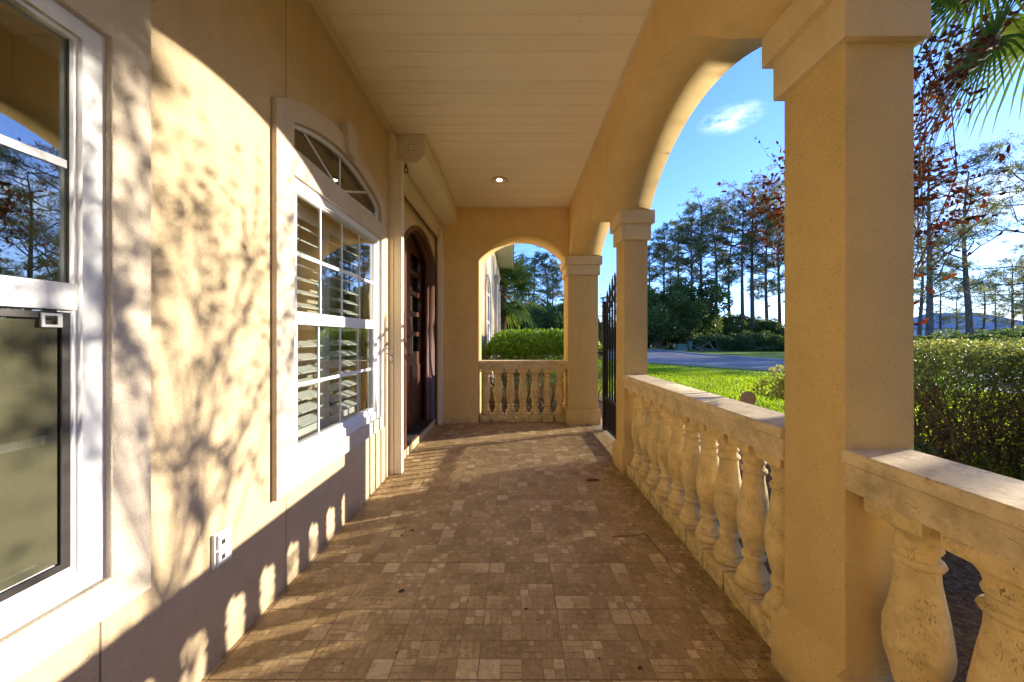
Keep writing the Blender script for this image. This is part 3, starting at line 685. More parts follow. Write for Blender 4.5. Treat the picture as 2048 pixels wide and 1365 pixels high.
column(.742, 1.160, 4.780, 5.200, 'wide corner pier at the end of the porch beside the small balustrade')
column(.975, 1.180, -1.040, -.808, 'square column behind the camera')

# ------------------------------------------------------------------ balustrades
PROF = [(.095, .060), (.100, .068), (.112, .073), (.124, .070), (.130, .062), (.136, .060), (.142, .064), (.150, .062), (.165, .053), (.190, .043), (.212, .037), (.218, .038), (.222, .046), (.230, .049), (.240, .046), (.245, .039), (.258, .040),
        (.285, .047), (.32, .056), (.355, .0635), (.39, .066), (.43, .0635), (.47, .0575), (.52, .0495), (.565, .0435), (.598, .040), (.602, .046), (.611, .0505), (.620, .047), (.624, .040), (.640, .0385), (.644, .044), (.651, .047), (.659, .044),
        (.664, .042), (.680, .045), (.695, .055), (.704, .063), (.712, .064)]
def baluster_mesh(seed):
    r = random.Random(seed); g = MB(); n = 32
    bm = g.bm; ox, oy = r.uniform(-.002, .002), r.uniform(-.002, .002)
    rings = [[bm.verts.new((ox * (z / .4) + rr_ * math.cos(2 * math.pi * k / n), oy + rr_ * math.sin(2 * math.pi * k / n), z)) for k in range(n)] for z, rr_ in PROF]
    for i in range(len(rings) - 1):
        for k in range(n): bm.faces.new((rings[i][k], rings[i][(k + 1) % n], rings[i + 1][(k + 1) % n], rings[i + 1][k]))
    rng = np.random.default_rng(seed); ph = rng.uniform(0, 6, (6, 3)); fq = rng.uniform(20, 70, (6, 3))
    for v in bm.verts:
        d = sum(math.sin(v.co.x * fq[k][0] + ph[k][0]) * math.sin(v.co.y * fq[k][1] + ph[k][1]) * math.sin(v.co.z * fq[k][2] + ph[k][2]) for k in range(6)) * .0010
        l = math.hypot(v.co.x, v.co.y) or 1; v.co.x *= 1 + d / l; v.co.y *= 1 + d / l
    g.box(-.086, .086, -.081, .081, 0.0, .098, .007); g.box(-.072, .072, -.072, .072, .708, .758, .005)
    bmesh.ops.recalc_face_normals(bm, faces=bm.faces)
    me = from_bm(bm, 'baluster'); me.polygons.foreach_set('use_smooth', [True] * len(me.polygons)); me.set_sharp_from_angle(angle=math.radians(50)); me.materials.append(M_stone)
    return me
BM_ = [baluster_mesh(s) for s in range(5)]
def balustrade(p0, p1, n, label, rail_over=0.0, caps=(0, 0)):
    """p0 -> p1 along the run; local x is across, local y along"""
    p0, p1 = Vector(p0), Vector(p1); d = p1 - p0; Ln = d.length; ang = math.atan2(d.y, d.x) - math.pi / 2
    b = thing('balustrade', label, 'balustrade', (p0.x, p0.y, 0), ang, 'cast stone balustrades of the porch')
    prof = [(-.088, .752), (.088, .752), (.092, .758), (.092, .825), (.096, .832), (.104, .836), (.104, .866), (.098, .872), (-.098, .872), (-.104, .866), (-.104, .836), (-.096, .832), (-.092, .825), (-.092, .758)]
    g = MB(); cuts = [0.0] + [Ln * k / max(1, round(Ln / .62)) for k in range(1, round(Ln / .62))] + [Ln]
    for a, c in zip(cuts, cuts[1:]):
        g.prism([(u, v + rnd.uniform(-.0008, .0008)) for u, v in prof], 'Y', a + (.0012 if a > 0 else -rail_over), c - (.0012 if c < Ln else -rail_over))
    g.build('handrail', M_rail, b, True)
    sp = Ln / n
    for k in range(n):
        o = bpy.data.objects.new('baluster', BM_[rnd.randrange(5)]); COL.objects.link(o); o.parent = b
        o.location = (rnd.uniform(-.002, .002), sp * (k + .5), 0); o.rotation_euler = (0, 0, rnd.choice((0, 1, 2, 3)) * math.pi / 2)
    return b
RX = 1.068
balustrade((RX, 1.278), (RX, 3.041), 10, 'long stone balustrade between the nearest column and the middle column', .027)
balustrade((RX, -.792), (RX, 1.005), 10, 'stone balustrade in the right foreground running from the nearest column towards the camera', .013)
balustrade((.742, YE + .155), (-.505, YE + .155), 7, 'short stone balustrade of seven balusters under the end arch', 0.0)

# ------------------------------------------------------------------ iron gate
gt = thing('iron_gate', 'black wrought iron garden gate with spear tips between column and corner pier', 'gate', (1.165, 4.44, 0))
GL = 4.44 - 3.345; gx = 0
def gtop(t): return 1.60 + .26 * math.sin(math.pi * min(max(t, 0), 1))       # t from 0 far post to 1
g = MB(); g.box(-.028, .028, -.02, .03, .01, 1.665, .003); g.build('post', M_iron, gt)
g = MB(); g.box(-.02, .02, -GL, -GL + .035, .03, 1.60, .003); g.build('post', M_iron, gt)
g = MB(); g.box(-.016, .016, -GL + .036, -.021, .045, .08, .002); g.box(-.018, .018, -GL + .036, -.021, .415, .45, .002); g.build('rail', M_iron, gt)
for off in (0.0, -.125):
    g = MB(); g.tube([(0, -GL * t - .01, gtop(t) + off - .04) for t in [k / 20 for k in range(1, 20)]], .016, 6); g.build('top_rail', M_iron, gt, True)
nb = 9
for k in range(nb):
    y = -GL * (k + 1) / (nb + 1); t = (k + 1) / (nb + 1); zt = gtop(t) + .04
    g = MB(); g.box(-.010, .010, y - .010, y + .010, .08, zt); g.lathe([(0, .014), (.012, .016), (.02, .010), (.03, .013), (.045, .011), (.062, .006), (.09, .001)], 0, y, 8, z0=zt)
    g.build('picket', M_iron, gt)
for k in range(nb + 1):
    y = -GL * (k + .5) / (nb + 1); g = MB(); g.box(-.010, .010, y - .010, y + .010, .08, .415); g.build('short_picket', M_iron, gt)
g = MB(); g.box(-.05, .03, .0, .07, .98, 1.02, .004); g.tube([(-.04, .05, 1.0), (-.07, .06, 1.0), (-.075, .085, 1.005)], .009, 8); g.build('latch', M_iron, gt)
g = MB(); g.box(1.15, 1.19, 4.505, 4.53, .0, 1.62, .002); tag(g.build('gate_stop_post', M_cap), 'thin pale post between the iron gate and the corner pier', 'post')

# ------------------------------------------------------------------ plant generators
def set_mesh(name, verts, nper, tint, mat):
    """verts (N*nper,3): N polygons of nper corners"""
    nv = len(verts); nf = nv // nper
    me = bpy.data.meshes.new(name); me.vertices.add(nv); me.vertices.foreach_set('co', verts.astype(np.float32).ravel())
    me.loops.add(nv); me.loops.foreach_set('vertex_index', np.arange(nv, dtype=np.int32))
    me.polygons.add(nf); me.polygons.foreach_set('loop_start', np.arange(0, nv, nper, dtype=np.int32)); me.polygons.foreach_set('loop_total', np.full(nf, nper, dtype=np.int32))
    me.update(calc_edges=True)
    a = me.attributes.new('tint', 'FLOAT', 'POINT'); a.data.foreach_set('value', np.repeat(tint, nper).astype(np.float32))
    me.materials.append(mat); return me
def unit(v): return v / np.maximum(np.linalg.norm(v, axis=1, keepdims=True), 1e-9)
def leaves(P, D, ln, wd, rng, tint, mat, name='crown', fold=0.25, hexa=False, curl=.18):
    """leaf-shaped quads (two triangles folded would cost more): base, side, tip, side"""
    n = len(P); ln = np.broadcast_to(ln, (n,))[:, None] * rng.uniform(.7, 1.25, (n, 1)); wd = np.broadcast_to(wd, (n,))[:, None] * rng.uniform(.75, 1.2, (n, 1))
    D = unit(D); R = unit(np.cross(D, rng.normal(size=(n, 3)))); U = np.cross(R, D)
    a = P; b = P + D * ln * .45 + R * wd * .5 + U * wd * fold; c_ = P + D * ln; d = P + D * ln * .45 - R * wd * .5 + U * wd * fold
    if hexa:
        k = U * ln * curl
        s1 = R * wd * .42 + U * wd * fold * .8; s2 = R * wd * .40 + U * wd * fold * .7
        V = np.stack([a, P + D * ln * .28 + s1, P + D * ln * .66 + s2 - k * .4, c_ - k, P + D * ln * .66 - R * wd * .40 + U * wd * fold * .7 - k * .4, P + D * ln * .28 - R * wd * .42 + U * wd * fold * .8], 1).reshape(-1, 3)
        return set_mesh(name, V, 6, tint, mat)
    V = np.stack([a, b, c_, d], 1).reshape(-1, 3)
    return set_mesh(name, V, 4, tint, mat)
def tubes_mesh(lines, n=4):
    """lines: list of (points, radii) -> mesh"""
    V = []; F = []
    for pts, rad in lines:
        base = len(V); m = len(pts)
        for i in range(m):
            p = np.asarray(pts[i]); t = np.asarray(pts[min(i + 1, m - 1)]) - np.asarray(pts[max(i - 1, 0)]); t = t / (np.linalg.norm(t) + 1e-9)
            u = np.array((0, 0, 1.0)) if abs(t[2]) < .9 else np.array((0, 1.0, 0)); a = np.cross(t, u); a /= np.linalg.norm(a); b = np.cross(t, a)
            for k in range(n):
                q = 2 * math.pi * k / n; V.append(tuple(p + (a * math.cos(q) + b * math.sin(q)) * rad[i]))
        for i in range(m - 1):
            for k in range(n):
                F.append((base + i * n + k, base + i * n + (k + 1) % n, base + (i + 1) * n + (k + 1) % n, base + (i + 1) * n + k))
    me = bpy.data.meshes.new('tubes'); me.from_pydata(V, [], F); me.polygons.foreach_set('use_smooth', [True] * len(me.polygons)); return me
def wander(p, d, L, n, rng, jit, lift=0.0):
    pts = [np.array(p, float)]; d = np.array(d, float); d /= np.linalg.norm(d)
    for i in range(n):
        d = d + rng.normal(size=3) * jit + np.array((0, 0, lift)); d /= np.linalg.norm(d); pts.append(pts[-1] + d * L / n)
    return pts, d
def mat_bark(name, c0, c1, c2, sc=6):
    m, nt, o = newmat(name); tcn = N(nt, 'ShaderNodeTexCoord'); mp = N(nt, 'ShaderNodeMapping'); mp.inputs['Scale'].default_value = (1, 1, .3); nt.links.new(tcn.outputs['Object'], mp.inputs[0])
    a = noise(nt, mp.outputs[0], sc, 6, .7, .5); finish(nt, o, ramp(nt, a, [(.3, c0), (.5, c1), (.7, c2)]), .95, bump(nt, a, .8, .03), spec=.05); return m
M_pinebark = mat_bark('pine_bark', (.06, .045, .035), (.14, .105, .08), (.25, .19, .15))
M_twig = mat_bark('twig_bark', (.11, .08, .045), (.22, .16, .09), (.36, .27, .16), 30)
M_palmbark = mat_bark('palm_bark', (.07, .04, .02), (.19, .11, .06), (.32, .2, .11), 14)
M_needle = mat_leaf('pine_needles', ((.06, .075, .028), (.15, .17, .065), (.34, .33, .14)), .45, .6)
M_dleaf = mat_leaf('dark_leaves', ((.04, .065, .018), (.10, .15, .04), (.24, .30, .08)), .42, .5, scale=.6)
M_hedge = mat_leaf('hedge_leaves', ((.07, .10, .022), (.17, .22, .06), (.46, .50, .22)), .4, .5)
M_bright = mat_leaf('bright_leaves', ((.05, .11, .012), (.14, .29, .025), (.28, .48, .05)), .45, .4, .5)
M_red = mat_leaf('copper_leaves', ((.030, .016, .012), (.070, .034, .022), (.20, .070, .030)), .22, .75, .15, tcol=(1.8, .9, .5))
M_varieg = mat_leaf('variegated_leaves', ((.10, .13, .03), (.26, .30, .09), (.62, .62, .30)), .45, .5)
M_palm = mat_leaf('palm_leaves', ((.03, .06, .014), (.08, .14, .03), (.24, .30, .08)), .40, .7, .15)
M_grass = mat_leaf('grass_blades', ((.13, .22, .010), (.25, .38, .018), (.42, .54, .04)), .6, .5, .3, .35)

# ---- lawn blades
def grass():
    rng = np.random.default_rng(5); n = 150000
    # denser near the porch
    y = 1.2 + 22 * rng.uniform(0, 1, n) ** 1.1; x = 1.4 + (13) * rng.uniform(0, 1, n)
    ex = np.interp(y, [10.5, 14.2, 18.6, 21.7, 33], [11.6, 8.6, 5.7, 4.2, 0]); bed = np.interp(y, [1, 3.4, 5.2, 6.2, 6.6, 9, 9.1], [4.6, 4.4, 3.6, 2.9, 1.9, 1.75, 0])
    k = (x < ex) & (x > bed); x, y = x[k], y[k]; n = len(x)
    dist = np.hypot(x, y); h = rng.uniform(.035, .085, n) * (1 + dist * .01); w = .003 + dist * .0011
    a = rng.uniform(0, 6.28, n); lean = rng.normal(size=(n, 2)) * .45
    P = np.stack([x, y, np.full(n, GZ)], 1); R = np.stack([np.cos(a), np.sin(a), 0 * a], 1) * w[:, None]; T = P + np.stack([lean[:, 0] * h, lean[:, 1] * h, h], 1)
    V = np.stack([P - R, P + R, T], 1).reshape(-1, 3)
    patch = .5 + .25 * np.sin(x * 1.3 + np.sin(y * .9) * 2) * np.sin(y * 1.1 + 1) 
    me = set_mesh('grass', V, 3, np.clip(patch * .6 + rng.uniform(0, .5, n), 0, 1), M_grass)
    tag(link('grass', me, None), 'short bright green grass of the front lawn', 'grass', kind='stuff')
    # leaf litter and pine straw in the planting bed
    n = 9000; x = rng.uniform(1.32, 4.5, n); y = rng.uniform(-1.5, 8.6, n); k = (x < np.interp(y, [1, 3.4, 5.2, 6.2, 6.6, 9], [4.6, 4.4, 3.6, 2.9, 1.9, 1.75])); x, y = x[k], y[k]; n = len(x)
    D = np.stack([rng.normal(size=n), rng.normal(size=n), rng.uniform(-.1, .35, n)], 1)
    me = leaves(np.stack([x, y, np.full(n, GZ + .012)], 1), D, .11, .008, rng, rng.uniform(0, 1, n), mat_leaf('pine_straw', ((.07, .04, .02), (.22, .13, .065), (.50, .35, .20)), .1, .8, .1, 3))
    tag(link('leaf_litter', me, None), 'brown pine straw and dead leaves on the planting bed', 'leaf litter', kind='stuff')
grass()

# ---- pines
def pine(seed, H, crown_from=.5, spread=2.6, limbs=34, tufts=19, lean=0.0, needles=11, nl=.30, nw=.055, dens=1.0):
    rng = np.random.default_rng(seed); r0 = H * .0125 + .05
    z = np.linspace(0, H, 12); bend = rng.normal(size=2) * .02
    cx = lean * z + bend[0] * z * np.sin(z / H * 3); cy = bend[1] * z * np.sin(z / H * 2.6 + 1)
    trunk = [np.array((a, b, c_)) for a, b, c_ in zip(cx, cy, z)]
    lines = [(trunk, [r0 * (1 - .82 * (q / H)) for q in z])]
    P = []; D = []; tn = []
    for i in range(limbs):
        t = crown_from + (1 - crown_from) * (i + rng.uniform(0, 1)) / limbs; zz = H * t
        base = np.array((np.interp(zz, z, cx), np.interp(zz, z, cy), zz)); an = rng.uniform(0, 6.28)
        u = (t - crown_from) / (1 - crown_from); Ll = spread * (0.45 + 1.0 * math.sin(math.pi * min(1, .18 + u * .78))) * rng.uniform(.55, 1.1)
        if rng.uniform() < .12: Ll *= .3
        pts, d = wander(base, (math.cos(an), math.sin(an), rng.uniform(-.05, .55)), Ll, 5, rng, .16, .06)
        lines.append((pts, [r0 * .26 * (1 - .15 * k) for k in range(6)]))
        for s in range(rng.integers(2, 5)):
            k = rng.integers(2, 6); q = pts[k]; sp, sd_ = wander(q, d + rng.normal(size=3) * .8 + np.array((0, 0, .25)), Ll * rng.uniform(.25, .5), 3, rng, .2, .05)
            lines.append((sp, [r0 * .12, r0 * .09, r0 * .06, r0 * .04]))
            m = max(2, int(tufts * .5 * dens)); 
            for c0 in rng.normal(size=(m, 3)) * (.34, .34, .11) + sp[-1]:
                v = rng.normal(size=(needles, 3)) + np.array((0, 0, .35)); P.append(np.repeat(c0[None], needles, 0) + rng.normal(size=(needles, 3)) * .05); D.append(v); tn.append(np.full(needles, rng.uniform(.1, .9)))
        m = max(2, int(tufts * .6 * dens))
        for c0 in rng.normal(size=(m, 3)) * (.38, .38, .18) + pts[-1]:
            v = rng.normal(size=(needles, 3)) + np.array((0, 0, .35)); P.append(np.repeat(c0[None], needles, 0) + rng.normal(size=(needles, 3)) * .05); D.append(v); tn.append(np.full(needles, rng.uniform(.1, .9)))
    for i in range(6):   # dead stubs
        zz = H * rng.uniform(.25, crown_from); an = rng.uniform(0, 6.28); b = np.array((np.interp(zz, z, cx), np.interp(zz, z, cy), zz)); pts, _ = wander(b, (math.cos(an), math.sin(an), .1), rng.uniform(.5, 1.4), 3, rng, .15)
        lines.append((pts, [.03, .025, .015, .008]))
    P = np.concatenate(P); D = np.concatenate(D); tn = np.concatenate(tn)
    return tubes_mesh(lines, 6), leaves(P, D, nl, nw, rng, np.clip(tn + rng.uniform(-.15, .15, len(tn)), 0, 1), M_needle, fold=.05)
def tree_thing(name, meshes, mats, loc, label, cat, group, scale=1.0, rz=0.0, parts=('trunk', 'crown')):
    t = thing(name, label, cat, loc, rz, group); t.scale = (scale,) * 3
    for n_, me, mt in zip(parts, meshes, mats):
        o = bpy.data.objects.new(n_, me); COL.objects.link(o); o.parent = t
        if mt is not None and not me.materials: me.materials.append(mt)
    return t
PINES = [pine(101, 18, .42, 3.1, 34), pine(102, 19, .52, 3.0, 28), pine(103, 17, .36, 2.7, 32, lean=.03), pine(104, 20, .58, 3.3, 27), pine(105, 15, .30, 2.8, 34)]
def at(px, Y): return (px - 1029) / FPX * Y
for i, (px, Y, H, v) in enumerate([(1306, 50, 14.5, 2), (1330, 47, 15.5, 0), (1356, 52, 18.2, 1), (1385, 46, 17.6, 0), (1404, 48, 19.8, 3), (1428, 47, 18.0, 0), (1462, 52, 18, 1), (1486, 45, 18.6, 3),
                                 (1506, 46, 21.2, 3), (1536, 46, 17.5, 2), (1560, 52, 19, 0), (1590, 48, 19, 3), (1625, 50, 18, 1), (1660, 46, 18, 0), (1700, 50, 18, 3), (1745, 48, 17, 1), (1790, 45, 17, 2),
                                 (1046, 44, 10.5, 0), (1068, 40, 10.8, 2), (1092, 42, 11.2, 1), (1104, 50, 12.0, 0), (1030, 48, 11, 1), (1130, 45, 10, 1), (1215, 60, 8.5, 2), (1255, 58, 12, 0)]):
    Hs = (18, 19, 17, 20, 15)[v]
    tree_thing('pine_tree', PINES[v], (M_pinebark, None), (at(px, Y), Y, GZ - .05), 'tall thin pine in the dense stand across the road' if px > 1290 else 'pine rising behind the far end of the garden', 'pine tree', 'pine trees across the road' if px > 1290 else 'pines behind the garden', H / Hs, rnd.uniform(0, 6.28))
NP = [pine(201, 13.5, .30, 3.0, 26, 20, nl=.26, nw=.03, needles=12, lean=-.02), pine(202, 15, .34, 3.2, 24, 20, nl=.26, nw=.03, needles=12), pine(203, 14, .28, 3.4, 28, 20, nl=.28, nw=.035)]
tree_thing('pine_tree', NP[0], (M_pinebark, None), (at(1858, 22), 22, GZ), 'thick-trunked open pine just right of the nearest column', 'pine tree', None, .92, 1.0)
tree_thing('pine_tree', NP[1], (M_pinebark, None), (at(1941, 24), 24, GZ), 'straight dark-trunked pine standing above the clipped hedge', 'pine tree', None, .86, 2.2)
tree_thing('pine_tree', NP[2], (M_pinebark, None), (at(2070, 25), 25, GZ), 'wide pine leaning in from the right edge of the photo', 'pine tree', None, .98, .3)
for px, Y, s, v in [(1838, 38, .9, 1), (1880, 52, .75, 2), (1915, 56, .7, 0), (1965, 46, .62, 1), (1992, 58, .72, 2), (2025, 44, .8, 0), (2048, 60, .8, 1), (2090, 40, .9, 2), (2140, 36, .9, 0), (2190, 40, 1, 1)]:
    tree_thing('pine_tree', NP[v], (M_pinebark, None), (at(px, Y), Y, GZ), 'thin far pine standing near the grey-roofed houses', 'pine tree', 'far pines by the houses', s, rnd.uniform(0, 6.28))

# ---- broadleaf understorey
def bushy(seed, R, Hc, n, ls, lw, mat, base=.35, lobes=14, stems=5, flat=.8):
    rng = np.random.default_rng(seed); C = []; 
    for i in range(lobes):
        a = rng.uniform(0, 6.28); rr_ = R * math.sqrt(rng.uniform(0, 1)) * .75; C.append((rr_ * math.cos(a), rr_ * math.sin(a), base + (Hc - base) * rng.uniform(.12, .86) * (1 - .35 * (rr_ / R) ** 2), R * rng.uniform(.26, .46)))
    C = np.array(C); idx = rng.integers(0, lobes, n); v = unit(rng.normal(size=(n, 3))); rad = C[idx, 3] * rng.uniform(.45, 1.08, n) ** .6
    P = C[idx, :3] + v * rad[:, None] * (1, 1, flat); P[:, 2] = np.maximum(P[:, 2], .05)
    D = v * .7 + rng.normal(size=(n, 3)) * .6
    lt_ = rng.uniform(.15, .85, lobes)
    cr = leaves(P, D, ls, lw, rng, np.clip(lt_[idx] * .6 + rng.uniform(0, .45, n), 0, 1), mat)
    lines = []
    for i in range(lobes):
        b = rng.normal(size=2) * .07 * stems ** .3; p1 = C[i, :3]; mid = np.array((b[0] * .5 + p1[0] * .35, b[1] * .5 + p1[1] * .35, p1[2] * .5)); w = R * .028
        lines.append(([np.array((b[0], b[1], 0)), mid, p1], [w, w * .7, w * .25]))
    return tubes_mesh(lines, 5), cr
BL = [bushy(301, 2.6, 6.6, 9000, .30, .17, M_dleaf, .5, 26), bushy(302, 2.3, 5.2, 8000, .28, .16, M_dleaf, .3, 22), bushy(303, 3.0, 7.6, 9500, .32, .17, M_dleaf, .8, 28)]
LS = [bushy(311, 1.5, 1.9, 5000, .20, .11, M_dleaf, .1, 18), bushy(312, 1.7, 1.5, 5000, .18, .10, mat_leaf('mid_leaves', ((.02, .04, .01), (.05, .085, .02), (.12, .17, .04)), .3), .1, 18)]
for px, Y, s, v in [(1296, 43, 1.0, 0), (1318, 41, .95, 2), (1342, 43, 1.0, 1), (1366, 41, 1.0, 0), (1392, 43, 1.1, 2), (1420, 44, .9, 1), (1445, 45, 1.0, 0), (1470, 46, .9, 2), (1495, 46, 1.0, 1), (1520, 45, 1.0, 0), (1545, 44, .95, 2), (1572, 44, 1, 1), (1605, 43, 1, 0), (1645, 42, 1, 2), (1690, 42, 1, 1), (1740, 42, 1, 0), (1790, 42, .8, 2), (1380, 50, 1.2, 2), (1450, 52, 1.2, 0), (1510, 53, 1.2, 2), (1330, 51, 1.1, 1)]:
    tree_thing('broadleaf_tree', BL[v], (M_twig, None), (at(px, Y), Y, GZ), 'dark bushy tree at the foot of the pines across the road', 'tree', 'dark trees below the pines', s * (1.0 if px < 1400 else .72) * rnd.uniform(.7, 1.12), rnd.uniform(0, 6.28))
for px, Y, s, v in [(985, 30, .7, 2), (1012, 27, .6, 0), (1035, 29, .7, 1), (1056, 28, .55, 2), (1078, 30, .7, 0), (1098, 28, .75, 1), (1116, 30, .6, 2), (1134, 29, .7, 0), (1150, 31, .8, 1), (1175, 34, .6, 0), (1205, 40, .5, 2), (1222, 40, .5, 1), (1245, 41, .55, 0), (1270, 42, .7, 1), (1046, 36, .8, 0), (1090, 37, .75, 2)]:
    tree_thing('broadleaf_tree', BL[v], (M_twig, None), (at(px, Y), Y, GZ), 'dark broadleaf tree at the far end of the garden behind the palm', 'tree', 'dark trees beyond the end arch', s, rnd.uniform(0, 6.28))
for k, px in enumerate(range(1400, 1800, 22)):
    Y = 37 + 2.0 * math.sin(k * 1.7)
    tree_thing('shrub', LS[k % 2], (M_twig, None), (at(px, Y), Y, GZ), 'low dark shrub along the far side of the road', 'shrub', 'roadside shrubs', rnd.uniform(.7, 1.05), rnd.uniform(0, 6.28))
for k, (px, Y, s) in enumerate([(1832, 15, .6), (1872, 20, .8), (1905, 18, .85), (1945, 22, .75), (1985, 17, .72), (2020, 16, .85), (2050, 19, .95), (2085, 17, .9), (2130, 18, 1), (1920, 30, .9), (1965, 32, 1), (1860, 34, 1), (2010, 34, 1.1)]):
    tree_thing('shrub', LS[k % 2], (M_twig, None), (at(px, Y), Y, GZ), 'rounded dark shrub behind the clipped hedge', 'shrub', 'shrubs behind the clipped hedge', s, rnd.uniform(0, 6.28))

for x, y, s, v in [(9, -3.5, .9, 2), (6.5, -8, .9, 0), (3.6, -5.2, .8, 1)]:  # unseen trees added to cut sky light on the column fronts
    tree_thing('broadleaf_tree', BL[v], (M_twig, None), (x, y, GZ), 'added unseen broadleaf tree behind the camera, dimming the column fronts', 'tree', 'added trees behind the camera', s, x)
tree_thing('broadleaf_tree', bushy(306, 1.1, 6.4, 5200, .17, .10, M_dleaf, 4.05, 16), (M_twig, None), (8.4, 3.7, GZ), 'added round-crowned tree out of view on the lawn, shading the near arch soffit', 'tree', None)  # unseen tree added so its crown keeps sun off the arch soffit
# ---- clipped hedge with bare woody legs
def box_hedge(seed, x0, x1, y0, y1, h, n, ls, lw, mat, topbias=.6, twigs=260, r=.006, low=.05, round_=.12):
    rng = np.random.default_rng(seed); lines = []; tips = []
    A = (x1 - x0) * (y1 - y0)
    for i in range(twigs):
        b = np.array((rng.uniform(x0 + .1, x1 - .1), rng.uniform(y0 + .15, y1 - .15), 0)); d = np.array((rng.normal() * .55, rng.normal() * .5, 1))
        big = rng.uniform() < .15
        L_ = h * rng.uniform(.6, 1.1); pts, dd = wander(b, d, L_, 6, rng, .22, .02)
        rr0 = r * (2.6 if big else 1.0); lines.append((pts, [rr0 * (1 - .13 * k) for k in range(7)]))
        for s in range(3):
            k = rng.integers(1, 6); p2, _ = wander(pts[k], dd + rng.normal(size=3) * .9, h * rng.uniform(.2, .5), 4, rng, .3, .03); lines.append((p2, [r * .7, r * .6, r * .5, r * .4, r * .3]))
    L2 = []
    for pts, rad in lines:
        q = [np.array((min(max(p[0], x0), x1), min(max(p[1], y0), y1), min(max(p[2], 0), h * .98))) for p in pts]; L2.append((q, rad))
    # leaves: thick crust at the top and on the upper sides, thinner below
    u = rng.uniform(0, 1, n); z = h * np.where(rng.uniform(0, 1, n) < topbias, 1 - rng.uniform(0, 1, n) ** 1.6 * .28, rng.uniform(low, 1, n) ** .75)
    x = rng.uniform(x0, x1, n); y = rng.uniform(y0, y1, n)
    side = (rng.uniform(0, 1, n) < .45) & (z < h * .93); fs = rng.uniform(0, 1, n) < .5
    y = np.where(side, np.where(fs, y0 + rng.exponential(.05, n), y1 - rng.exponential(.05, n)), y)
    ez = np.minimum.reduce([x - x0, x1 - x, y - y0, y1 - y]); z = np.minimum(z, h - np.maximum(0, round_ - ez) ** 2 / round_ * 1.2)
    z += .035 * np.sin(x * 5.1 + 1) * np.sin(y * 6.3) * (z / h) + rng.normal(size=n) * .012
    P = np.stack([x, y, z], 1); D = rng.normal(size=(n, 3)) * (1, 1, .7) + np.array((0, 0, .5))
    return tubes_mesh(L2, 4), leaves(P, D, ls, lw, rng, np.clip(rng.uniform(0, .5, n) + .5 * (z / h) ** 3 * rng.uniform(.4, 1, n), 0, 1), mat)
m1 = box_hedge(401, -1.35, 1.9, -1.0, .55, 1.29, 34000, .032, .018, M_hedge, .74, 330, .007)
tree_thing('clipped_hedge', m1, (M_twig, None), (5.3, 4.05, GZ), 'clipped square hedge with pale tips and bare twiggy base, right of the nearest column', 'hedge', None, 1, 0, ('stems', 'foliage'))
m1b = box_hedge(407, -.62, .9, -2.4, 1.9, 1.38, 40000, .06, .035, M_hedge, .25, 200, .007)  # extra hedge out of view, added to block low sun through the balusters
tree_thing('clipped_hedge', m1b, (M_twig, None), (4.9, 1.0, GZ), 'added unseen hedge beyond the foreground balustrade, blocking low sun from the paving', 'hedge', None, 1, 0, ('stems', 'foliage'))
m2 = box_hedge(402, -1.15, 1.0, -.85, .85, 1.46, 13000, .085, .034, M_bright, .72, 170, .009, low=.42, round_=.35)
tree_thing('green_bush', m2, (M_twig, None), (.62, 7.0, GZ), 'rounded bright green bush seen through the end arch', 'bush', None, 1, 0, ('stems', 'foliage'))
m3 = bushy(403, .40, 1.34, 9000, .032, .019, M_varieg, .2, 26, flat=.5)
tree_thing('variegated_shrub', m3, (M_twig, None), (2.80, 3.25, GZ), 'pale yellow-green layered shrub left of the nearest column', 'shrub', None, 1, 0, ('stems', 'foliage'))
m4 = bushy(404, .9, 1.5, 7000, .06, .03, M_bright, .2, 20)
tree_thing('bright_shrub', m4, (M_twig, None), (at(1848, 8.5), 8.5, GZ - .12), 'bright green shrub just behind the clipped hedge', 'shrub', None, 1, 0, ('stems', 'foliage'))
m6 = bushy(406, .42, .86, 6000, .045, .028, M_dleaf, .1, 18, flat=.6)  # hidden shrub added to stop sun streaks reaching the floor
tree_thing('sun_block_shrub', m6, (M_twig, None), (2.1, 2.22, GZ), 'added knee-high shrub hidden behind the nearest column, keeping low sun off the floor', 'shrub', None, 1, 0, ('stems', 'foliage'))
m5 = bushy(405, .5, .45, 900, .07, .03, M_bright, .05, 10)
for (x, y, s) in ((1.62, .95, .45), (1.9, .55, .5), (1.75, 1.9, .4), (2.1, -.1, .6)):
    tree_thing('weed', m5, (M_twig, None), (x, y, GZ), 'small green weed in the bed beside the foreground balustrade', 'weed', 'weeds beside the balustrade', s, x * 9, ('stems', 'foliage'))

